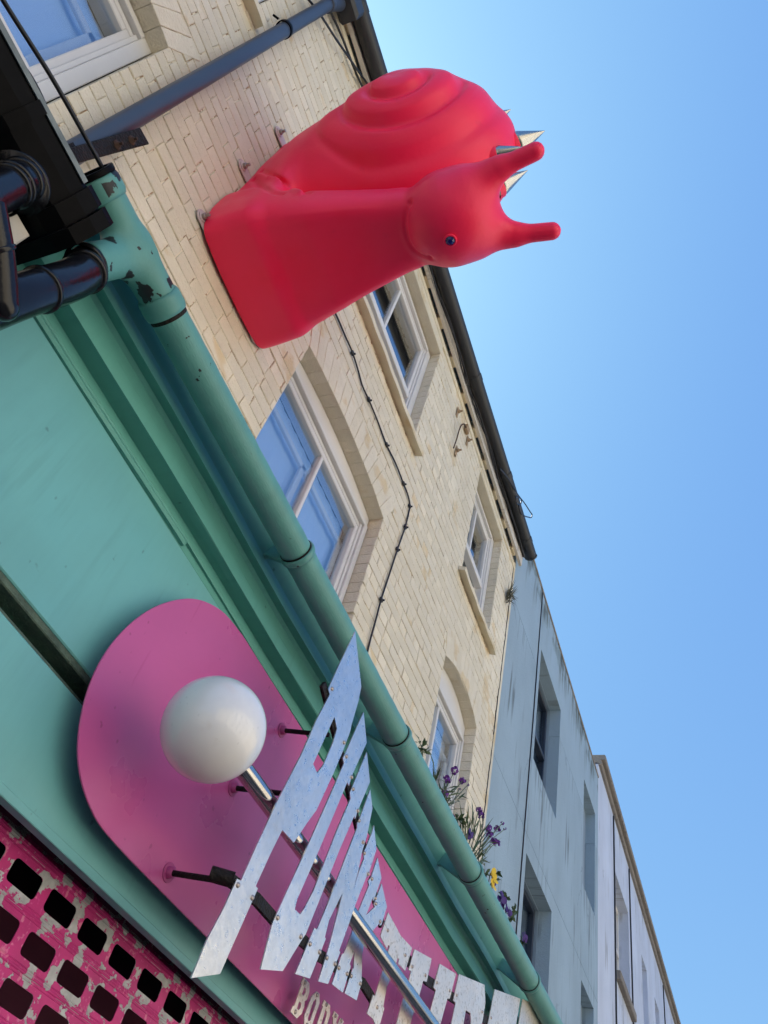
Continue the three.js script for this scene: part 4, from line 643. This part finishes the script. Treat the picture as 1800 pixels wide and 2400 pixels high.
// ---------------------------------------------------------------- sign: pink panel, cut metal letters, rails and stand-offs
{
  const s = thing('shop_sign', 'pink shop sign panel with tall cut metal letters reading PUNKTURED BODY', 'sign');
  const end = [[1.70, 3.252], [1.55, 3.228], [1.405, 3.142], [1.286, 2.985], [1.229, 2.805], [1.243, 2.645], [1.325, 2.508], [1.47, 2.434], [1.66, 2.4198]];
  const xl = 6.35, yt = 1.6 + 1.1015 * 1.5, yb = 1.6 + 0.5465 * 1.5;
  const sp = new THREE.Shape(); sp.moveTo(xl, yt); sp.lineTo(end[0][0], yt); sp.splineThru(end.slice(1).map((p) => new THREE.Vector2(p[0], Math.max(yb, Math.min(p[1], yt))))); sp.lineTo(1.70, yb); sp.lineTo(xl, yb); sp.splineThru([new THREE.Vector2(xl + 0.25, yb + 0.12), new THREE.Vector2(xl + 0.34, (yt + yb) / 2), new THREE.Vector2(xl + 0.25, yt - 0.12)]);
  part('panel', plate(sp, 0.194, 0.2, 0.001), M.pink, s);
  part('panel_support', [bevelBox(1.75, 1.8, 2.5, 3.15, 0.132, 0.1935, 0.003), bevelBox(3.4, 3.45, 2.5, 3.15, 0.132, 0.1935, 0.003), bevelBox(5.2, 5.25, 2.5, 3.15, 0.132, 0.1935, 0.003)], M.iron, s);
  // letters: outline, holes, bolt heads; the plane each stands in
  const ZA = 0.50, ZB = 0.41, ZC = 0.245;
  const letter = (z, out, holes, bolts, warm) => { const sh = poly(out); for (const h of holes || []) sh.holes.push(hole(h)); const m = part('letter', plate(sh, z - 0.004, z), z === ZA ? M.galv : (warm || z === ZC) ? M.galvwarm : M.galv, s); for (const [x, y] of bolts || []) part('bolt', turned([[0.0001, 0.005], [0.005, 0.0045], [0.0075, 0.001], [0.0075, 0]], [x, y, z], [0, 0, 1], 10), M.boltsteel, m); return m; };
  // P
  letter(ZA, [[1.922, 3.441], [2.076, 3.309], [2.085, 3.249], [2.083, 3.151], [2.087, 3.123], [2.076, 3.038], [2.055, 2.932], [2.017, 2.78], [1.982, 2.713], [1.945, 2.633], [1.864, 2.627], [1.844, 2.547], [1.824, 2.444], [1.838, 2.445], [1.796, 2.215], [1.688, 2.163], [1.696, 2.251], [1.719, 2.342], [1.73, 2.417], [1.75, 2.422], [1.765, 2.522], [1.795, 2.687], [1.836, 2.856], [1.856, 2.995], [1.887, 3.126], [1.867, 3.133], [1.886, 3.252]],
    [[[1.957, 3.087], [1.996, 3.067], [1.997, 3.016], [1.978, 2.913], [1.957, 2.872], [1.917, 2.879], [1.935, 2.971]]], [[1.89, 3.152], [2.067, 3.062], [1.743, 2.407], [1.825, 2.414]]);
  // U
  letter(ZA, [[2.144, 3.246], [2.226, 3.171], [2.183, 3.012], [2.18, 2.967], [2.162, 2.97], [2.101, 2.697], [2.055, 2.521], [2.057, 2.493], [2.095, 2.495], [2.11, 2.52], [2.135, 2.585], [2.178, 2.798], [2.215, 2.94], [2.199, 2.953], [2.205, 2.978], [2.245, 3.146], [2.325, 3.074], [2.286, 2.93], [2.284, 2.905], [2.272, 2.91], [2.231, 2.769], [2.159, 2.469], [2.147, 2.45], [2.087, 2.338], [1.972, 2.296], [1.962, 2.407], [1.963, 2.416], [1.988, 2.517], [2.021, 2.641], [2.087, 2.92], [2.105, 3.006], [2.088, 3.014], [2.096, 3.042], [2.124, 3.167]], [], [[2.109, 3.035], [2.182, 3.002], [2.216, 2.977], [2.289, 2.939], [1.979, 2.433], [2.134, 2.45]]);
  // N
  letter(ZA, [[2.342, 3.054], [2.394, 3.011], [2.402, 2.911], [2.393, 2.842], [2.399, 2.776], [2.392, 2.703], [2.407, 2.792], [2.421, 2.836], [2.403, 2.847], [2.415, 2.874], [2.436, 2.943], [2.438, 2.97], [2.502, 2.913], [2.485, 2.83], [2.481, 2.8], [2.473, 2.806], [2.435, 2.683], [2.421, 2.618], [2.396, 2.522], [2.406, 2.522], [2.375, 2.417], [2.308, 2.398], [2.319, 2.475], [2.323, 2.521], [2.325, 2.614], [2.324, 2.67], [2.279, 2.562], [2.28, 2.512], [2.289, 2.512], [2.252, 2.384], [2.16, 2.36], [2.188, 2.46], [2.2, 2.504], [2.219, 2.508], [2.244, 2.595], [2.291, 2.794], [2.314, 2.889], [2.306, 2.902], [2.317, 2.93]], [], [[2.316, 2.918], [2.384, 2.876], [2.413, 2.852], [2.479, 2.812], [2.199, 2.458], [2.269, 2.465], [2.325, 2.472], [2.388, 2.48]]);
  // K
  letter(ZB, [[2.715, 2.993], [2.789, 2.949], [2.772, 2.89], [2.764, 2.848], [2.748, 2.852], [2.724, 2.778], [2.785, 2.837], [2.77, 2.839], [2.802, 2.934], [2.893, 2.888], [2.876, 2.813], [2.864, 2.803], [2.856, 2.809], [2.796, 2.746], [2.76, 2.689], [2.763, 2.659], [2.8, 2.591], [2.808, 2.589], [2.797, 2.52], [2.69, 2.503], [2.711, 2.59], [2.718, 2.591], [2.695, 2.639], [2.679, 2.591], [2.691, 2.588], [2.675, 2.499], [2.581, 2.489], [2.602, 2.59], [2.617, 2.601], [2.64, 2.673], [2.651, 2.749], [2.694, 2.875], [2.677, 2.881], [2.696, 2.905]], [], [[2.707, 2.905], [2.773, 2.864], [2.787, 2.85], [2.858, 2.816], [2.604, 2.548], [2.676, 2.558], [2.711, 2.565], [2.796, 2.574]]);
  // T
  letter(ZB, [[2.916, 2.877], [3.033, 2.867], [3.08, 2.862], [3.224, 2.876], [3.193, 2.775], [3.109, 2.767], [3.106, 2.784], [3.091, 2.783], [3.082, 2.741], [3.039, 2.654], [3.039, 2.588], [3.052, 2.589], [3.034, 2.505], [2.97, 2.523], [2.906, 2.518], [2.928, 2.588], [2.946, 2.589], [2.963, 2.656], [2.984, 2.741], [2.99, 2.783], [2.979, 2.784], [2.968, 2.765], [2.887, 2.775]], [], [[2.945, 2.822], [3.165, 2.823], [2.984, 2.567]], true);
  // U
  letter(ZB, [[3.253, 2.883], [3.471, 2.936], [3.452, 2.835], [3.438, 2.826], [3.409, 2.823], [3.388, 2.746], [3.353, 2.671], [3.328, 2.606], [3.482, 2.624], [3.635, 2.732], [3.707, 2.78], [3.747, 2.882], [3.777, 2.891], [3.822, 3.014], [3.583, 2.961], [3.545, 2.85], [3.58, 2.852], [3.547, 2.754], [3.498, 2.689], [3.424, 2.654], [3.377, 2.656], [3.424, 2.777], [3.247, 2.747], [3.216, 2.663], [3.19, 2.563], [3.385, 2.548], [3.63, 2.627], [3.771, 2.721], [3.969, 3.039]].slice(0, 0).concat([[3.253, 2.883], [3.471, 2.936], [3.452, 2.835], [3.409, 2.823], [3.388, 2.746], [3.353, 2.671], [3.329, 2.595], [3.437, 2.602], [3.582, 2.658], [3.657, 2.715], [3.707, 2.78], [3.747, 2.882], [3.547, 2.754], [3.498, 2.689], [3.424, 2.654], [3.377, 2.656], [3.424, 2.777]]).slice(0, 0).concat([[3.253, 2.883], [3.471, 2.936], [3.452, 2.835], [3.409, 2.823], [3.388, 2.746], [3.353, 2.671], [3.321, 2.563], [3.208, 2.533], [3.197, 2.588], [3.216, 2.663], [3.247, 2.747], [3.255, 2.798], [3.228, 2.793]]), [], [[3.259, 2.818], [3.424, 2.851]], true);
  letter(ZB, [[3.583, 2.961], [3.822, 3.014], [3.777, 2.891], [3.747, 2.882], [3.707, 2.78], [3.658, 2.667], [3.489, 2.611], [3.547, 2.754], [3.58, 2.852], [3.545, 2.85]], [], [[3.579, 2.882], [3.762, 2.919]], true);
  // R
  letter(ZB, [[3.866, 3.031], [4.294, 3.15], [4.342, 3.083], [4.325, 2.998], [4.271, 2.869], [3.779, 2.707], [3.845, 2.814], [3.868, 2.908], [3.83, 2.904]], [[[4.033, 2.938], [4.112, 2.952], [4.133, 2.92], [4.115, 2.862], [3.986, 2.819], [4.023, 2.877]]], [[3.87, 2.941], [4.299, 3.026]], true);
  // E, D (tops only are in view)
  letter(ZB, [[4.491, 3.204], [5.043, 3.364], [4.987, 3.213], [4.917, 3.062], [4.349, 2.877], [4.428, 3.029]], [], [[4.469, 3.059]], true);
  letter(ZB, [[5.096, 3.381], [5.637, 3.541], [5.661, 3.449], [5.637, 3.296], [4.972, 3.079], [5.042, 3.232]], [], [], true);
  // BODY
  letter(ZC, [[2.683, 2.537], [2.736, 2.537], [2.752, 2.515], [2.748, 2.488], [2.735, 2.479], [2.742, 2.467], [2.736, 2.44], [2.71, 2.417], [2.655, 2.418], [2.661, 2.438], [2.671, 2.441], [2.683, 2.512], [2.676, 2.515]], [[[2.708, 2.514], [2.721, 2.513], [2.726, 2.502], [2.715, 2.488], [2.702, 2.49]], [[2.697, 2.465], [2.714, 2.465], [2.718, 2.453], [2.708, 2.441], [2.694, 2.441]]], [[2.703, 2.527], [2.688, 2.429]]);
  letter(ZC, [[2.808, 2.538], [2.83, 2.539], [2.849, 2.516], [2.833, 2.443], [2.827, 2.417], [2.779, 2.414], [2.759, 2.444], [2.779, 2.514]], [[[2.811, 2.514], [2.819, 2.513], [2.822, 2.502], [2.812, 2.447], [2.798, 2.439], [2.789, 2.445], [2.798, 2.501]]], [[2.814, 2.529], [2.793, 2.426]]);
  letter(ZC, [[2.879, 2.537], [2.937, 2.54], [2.953, 2.514], [2.949, 2.483], [2.932, 2.434], [2.867, 2.428], [2.868, 2.455], [2.881, 2.517], [2.873, 2.517]], [[[2.908, 2.514], [2.922, 2.513], [2.926, 2.502], [2.917, 2.456], [2.894, 2.452], [2.9, 2.466]]], [[2.905, 2.531]]);
  letter(ZC, [[2.982, 2.538], [3.025, 2.539], [3.017, 2.513], [3.033, 2.51], [3.043, 2.537], [3.081, 2.538], [3.032, 2.443], [2.982, 2.44], [2.994, 2.497], [2.986, 2.514], [2.975, 2.517]], [], [[2.998, 2.528], [3.057, 2.533]]);
  // rails behind the letters
  const rail = (z, pts, w) => { const a = pts.map((p) => V(p[0], p[1], z)), g = []; for (let i = 0; i + 1 < a.length; i++) { const d = a[i + 1].clone().sub(a[i]), L = d.length(); g.push(new THREE.BoxGeometry(L + w * 0.3, w, 0.012).rotateZ(Math.atan2(d.y, d.x)).translate((a[i].x + a[i + 1].x) / 2, (a[i].y + a[i + 1].y) / 2, z + (i % 2) * 0.0006)); } return g; };
  part('letter_rail', rail(ZA - 0.012, [[1.847, 3.134], [2, 3.064], [2.118, 3.013], [2.227, 2.957], [2.333, 2.909], [2.423, 2.872]], 0.032), M.iron, s);
  part('letter_rail', rail(ZA - 0.012, [[1.722, 2.408], [1.864, 2.428], [1.991, 2.429], [2.181, 2.455], [2.287, 2.463], [2.414, 2.486]], 0.032), M.iron, s);
  part('letter_rail', rail(ZB - 0.012, [[2.719, 2.907], [2.804, 2.867], [2.896, 2.825]], 0.034), M.iron, s);
  part('letter_rail', rail(ZB - 0.012, [[2.944, 2.806], [3.188, 2.826], [3.481, 2.852], [3.846, 2.921], [4.35, 3.015], [4.957, 3.147]], 0.04), M.iron, s);
  part('letter_rail', rail(ZB - 0.012, [[2.578, 2.546], [2.707, 2.567], [2.844, 2.591], [3.011, 2.577]], 0.034), M.iron, s);
  // threaded stand-offs from the panel
  for (const [x, y, z] of [...[[1.829, 2.471]].map((p) => [...p, ZA - 0.015]), ...[[2.116, 3.155]].map((p) => [...p, ZA - 0.10]), ...[[1.965, 2.824]].map((p) => [...p, 0.44])]) {
    const o = part('stand_off', rod([x, y, 0.2], [x + 0.004, y - 0.022, z], 0.0085, 0.0085, 12), M.iron, s);
    part('nut', turned([[0.0085, 0.016], [0.017, 0.014], [0.019, 0.0]], [x, y, 0.202], [0, 0, 1], 6), M.pinkrim, o); part('washer', turned([[0.01, 0.003], [0.027, 0.0025], [0.027, 0]], [x, y, 0.2005], [0, 0, 1], 24), M.pinkrim, o);
  }
  part('rail_stub', rod([[1.694, 2.41]].map((p) => [p[0], p[1], 0.44])[0], [[1.728, 2.412]].map((p) => [p[0], p[1], 0.492])[0], 0.02, 0.02, 8), M.iron, s);
  // barbell: white glass ball on a chrome tube threaded through the letters
  const b = thing('barbell_lamp', 'round white glass globe on a long chrome tube threaded through the sign letters', 'lamp', [0, 0, 0]);
  const G = [[1.455, 2.68]][0], gy = G[1];
  part('globe', new THREE.SphereGeometry(0.1385, 96, 64).translate(G[0], gy, 0.46), M.globe, b);
  part('tube', rod([G[0] + 0.12, gy - 0.001, 0.46], [5.2, gy + 0.003, 0.455], 0.0265, 0.0265, 48), M.chrome, b);
}

// ---------------------------------------------------------------- flowers on the cornice behind the pipe
{
  const z0 = 0.2, blade = (a, b, w) => { const A = V(...a), B = V(...b), d = B.clone().sub(A), n = V(rr(-1, 1), rr(-1, 1), rr(-1, 1)).cross(d).normalize().multiplyScalar(w), m = A.clone().lerp(B, 0.45).add(V(0, 0.006, 0.006)); const g = new THREE.BufferGeometry(); g.setAttribute('position', new THREE.BufferAttribute(new Float32Array([...A.toArray(), ...m.clone().add(n).toArray(), ...m.clone().sub(n).toArray(), ...m.clone().add(n).toArray(), ...B.toArray(), ...m.clone().sub(n).toArray()]), 3)); g.computeVertexNormals(); return g; };
  function verbena(label, base, heads, leaves) {
    const o = thing('flowering_plant', label, 'plant'), B = V(base[0], 3.70, z0);
    const st = [], lv = [];
    for (const [p, r] of heads) {
      const H = V(p[0], p[1], z0 + rr(-0.03, 0.05)); H.x += 0; const mid = B.clone().lerp(H, 0.55).add(V(rr(-0.03, 0.03), rr(-0.02, 0.03), rr(-0.01, 0.02)));
      st.push(tube([[B.x + rr(-0.06, 0.06), B.y, B.z], mid.toArray(), H.toArray()], 0.0028, 16, 5));
      const fl = []; const n = Math.round(26 * r / 0.03);
      for (let i = 0; i < n; i++) { const u = V(rr(-1, 1), rr(-0.5, 1), rr(-1, 1)).normalize(), q = H.clone().addScaledVector(u, r * rr(0.55, 1)), pet = new THREE.CircleGeometry(r * 0.42, 5); pet.applyQuaternion(new THREE.Quaternion().setFromUnitVectors(V(0, 0, 1), u.clone().add(V(rr(-.4, .4), rr(-.4, .4), rr(-.4, .4))).normalize())); fl.push(pet.translate(q.x, q.y, q.z)); }
      part('flower_head', fl, M.violet, o);
      for (let i = 0; i < 4; i++) { const q = B.clone().lerp(H, rr(0.12, 0.7)); lv.push(blade(q.toArray(), q.clone().add(V(rr(-0.12, 0.12), rr(0.0, 0.10), rr(-0.05, 0.08))).toArray(), rr(0.004, 0.007))); }
    }
    for (const p of leaves) { const q = V(p[0], p[1], z0 + 0.03), a = B.clone().lerp(q, 0.35); lv.push(blade(a.toArray(), q.toArray(), 0.007)); for (let i = 0; i < 4; i++) lv.push(blade(a.clone().lerp(q, rr(0.3, 0.9)).toArray(), q.clone().add(V(rr(-0.09, 0.09), rr(-0.06, 0.08), rr(-0.05, 0.05))).toArray(), 0.0065)); }
    part('stem', st, M.leaf, o); part('foliage', lv, M.leaf, o); return o;
  }
  const H = (l, r) => l.map((p, i) => [p, (r[i] ?? 0.022) * 0.66]);
  verbena('purple verbena clump nearest the camera above the pipe before the far window', [[3.692, 3.864]][0], H([[3.913, 4.151], [3.88, 4.09], [4.023, 4.156], [3.758, 3.988], [3.816, 3.943], [4.174, 4.225], [4.093, 4.148]], [0.040, 0.034, 0.038, 0.032, 0.038, 0.016, 0.014]), [[3.577, 3.954], [4.073, 4.093], [3.852, 4.008], [3.556, 3.962], [3.91, 3.963]]);
  verbena('tall purple verbena spreading across the grey building beside a pipe bracket', [[4.291, 3.941]][0], H([[4.478, 4.239], [4.577, 4.259], [4.622, 4.183], [4.642, 4.162], [4.742, 4.266], [4.893, 4.384], [4.966, 4.384], [5.057, 4.436], [4.756, 4.181], [4.962, 4.274], [4.063, 3.946]], [0.034, 0.040, 0.034, 0.036, 0.030, 0.022, 0.040, 0.018, 0.040, 0.042, 0.03]), [[4.343, 4.144], [4.168, 4.035], [4.693, 4.046], [4.653, 3.991], [4.499, 4.099], [4.229, 4.029], [4.54, 4.195]]);
  function pansy(label, base, blooms, leaves, mats) {
    const o = thing('pansy_plant', label, 'plant'), B = V(base[0], 3.70, z0);
    blooms.forEach((p, i) => { const g = []; const c = V(p[0], p[1], z0 + 0.02); for (let k = 0; k < 5; k++) { const a = k * 1.2566 + 0.3, q = new THREE.CircleGeometry(0.024, 10); q.scale(1, 0.85, 1); q.rotateX(rr(-0.5, 0.5)); q.rotateY(rr(-0.6, 0.3)); g.push(q.translate(c.x + 0.02 * Math.cos(a), c.y + 0.02 * Math.sin(a), c.z + rr(-0.012, 0.012))); } part('bloom', g, mats[i % mats.length], o); });
    const lv = [], st = []; for (const p of leaves) { const q = V(p[0], p[1], z0); st.push(tube([[B.x + rr(-0.05, 0.05), B.y, B.z], B.clone().lerp(q, 0.6).add(V(0.01, 0.02, 0)).toArray(), q.toArray()], 0.0028, 12, 5)); for (let i = 0; i < 9; i++) { const u = V(rr(-1, 1), rr(-1, 1), rr(-1, 1)).normalize(); lv.push(blade(q.toArray(), q.clone().addScaledVector(u, rr(0.03, 0.055)).toArray(), 0.012)); } }
    for (const p of blooms) st.push(tube([[B.x, B.y, B.z], B.clone().lerp(V(p[0], p[1], z0), 0.5).add(V(0, 0.02, 0)).toArray(), [p[0], p[1], z0]], 0.003, 12, 5));
    part('foliage', lv, M.leaf, o); part('stem', st, M.leaf, o); return o;
  }
  pansy('single dark indigo pansy at the foot of the tall verbena', [[4.264, 3.899]][0], [[4.313, 3.978]], [[4.18, 3.973], [4.111, 3.961]], [M.indigo]);
  pansy('yellow and indigo pansy peeping over the pipe', [[4.814, 3.916]][0], [[4.869, 4.021], [4.921, 4.005], [4.902, 3.968]], [[4.983, 4.077], [4.753, 3.959], [4.987, 4.039]], [M.yellow, M.indigo, M.yellow]);
  pansy('two deep violet pansies with green leaves farther along the pipe', [[5.09, 3.926]][0], [[5.103, 3.982], [5.175, 3.977], [5.318, 3.985], [5.258, 3.982]], [[5.199, 4.04], [5.291, 4.055], [5.531, 4.093], [5.436, 4.002], [5.475, 4.034]], [M.indigo]);
  pansy('small green sprig at the last pipe bracket in view', [[5.739, 3.95]][0], [[5.782, 4.023]], [[5.828, 4.008], [5.809, 3.982]], [M.indigo]);
  { const o = thing('leafy_sprig', 'small green leafy sprig over the pipe before the window flowers', 'plant'); const p = [[3.361, 3.894], [3.398, 3.962], [3.433, 3.954], [3.374, 3.964]], lv = []; for (const q of p) for (let i = 0; i < 7; i++) lv.push(blade([q[0], q[1], z0], [q[0] + rr(-0.06, 0.06), q[1] + rr(-0.03, 0.07), z0 + rr(-0.04, 0.04)], 0.010)); part('foliage', lv, M.leaf, o); part('stem', [tube([[p[0][0] - 0.05, 3.64, z0], [p[0][0], 3.8, z0], [p[1][0], p[1][1], z0]], 0.003, 12, 5)], M.leaf, o); }
  { const t = thing('planter_trough', 'long dark planter trough hidden behind the pipe holding the flowers', 'planter'); part('trough', [box(2.9, 6.2, 3.645, 3.66, 0.06, 0.24), box(2.9, 6.2, 3.66, 3.74, 0.06, 0.075), box(2.9, 6.2, 3.66, 3.74, 0.225, 0.24), box(2.9, 2.915, 3.66, 3.74, 0.075, 0.225), box(6.185, 6.2, 3.66, 3.74, 0.075, 0.225)], M.blackmatt, t); part('soil', box(2.915, 6.185, 3.66, 3.72, 0.075, 0.225), M.iron, t); }
  { const o = thing('wall_weed', 'dry tuft of weed growing from the crack beside the grey building', 'weed'); const [p] = [[5.082, 6.793]], g = []; for (let i = 0; i < 70; i++) g.push(blade([p[0] + rr(-0.03, 0.03), p[1] + rr(-0.13, 0.05), 0.0], [p[0] + rr(-0.09, 0.07), p[1] + rr(-0.14, 0.16), rr(0.03, 0.11)], 0.004)); part('foliage', g, M.drygrass, o); }
}

// ---------------------------------------------------------------- sunlit houses across the street (seen in reflections)
{
  const labs = ['cream sunlit terrace house across the street, mirrored in the white globe', 'white sunlit terrace house across the street, straight opposite the shop', 'tan sunlit terrace house across the street, farther along the row'];
  [[-16, -4, M.stucco2, 8.2], [-3.98, 8, M.stucco, 9.0], [8.02, 24, M.stucco2, 8.6]].forEach(([a, b, m, h], k) => {
    const o = thing('terrace_house', labs[k], 'house'), Z = 12.4, wins = [];
    const s = poly([[a, 0.1], [b, 0.1], [b, h], [a, h]]);
    for (let x = a + 1.2; x < b - 1.5; x += 2.6) for (const y of [0.9, 3.7, 6.2]) { const hh = y < 1 ? 1.9 : 1.5; wins.push([x, y, hh]); s.holes.push(hole([[x, y], [x + 1.1, y], [x + 1.1, y + hh], [x, y + hh]])); }
    const w = plate(s, 0, 0.25); w.translate(0, 0, Z); part('wall', w, m, o);
    part('body', box(a, b, 0.1, h - 0.2, Z + 6, Z + 6.2), m, o); part('cornice', bevelBox(a, b, h, h + 0.25, Z - 0.25, Z + 0.3, 0.03), M.white, o); part('roof', box(a, b, h - 0.15, h - 0.05, Z + 0.26, Z + 6), M.slate, o);
    for (const [x, y, hh] of wins) { const f = part('window', [box(x, x + 0.06, y, y + hh, Z + 0.1, Z + 0.16), box(x + 1.04, x + 1.1, y, y + hh, Z + 0.1, Z + 0.16), box(x + 0.06, x + 1.04, y + hh / 2 - 0.03, y + hh / 2 + 0.03, Z + 0.1, Z + 0.16)], M.white, o); part('pane', box(x + 0.06, x + 1.04, y, y + hh, Z + 0.17, Z + 0.175), M.darkpane, f); }
  });
}
renderer.render(scene, camera);
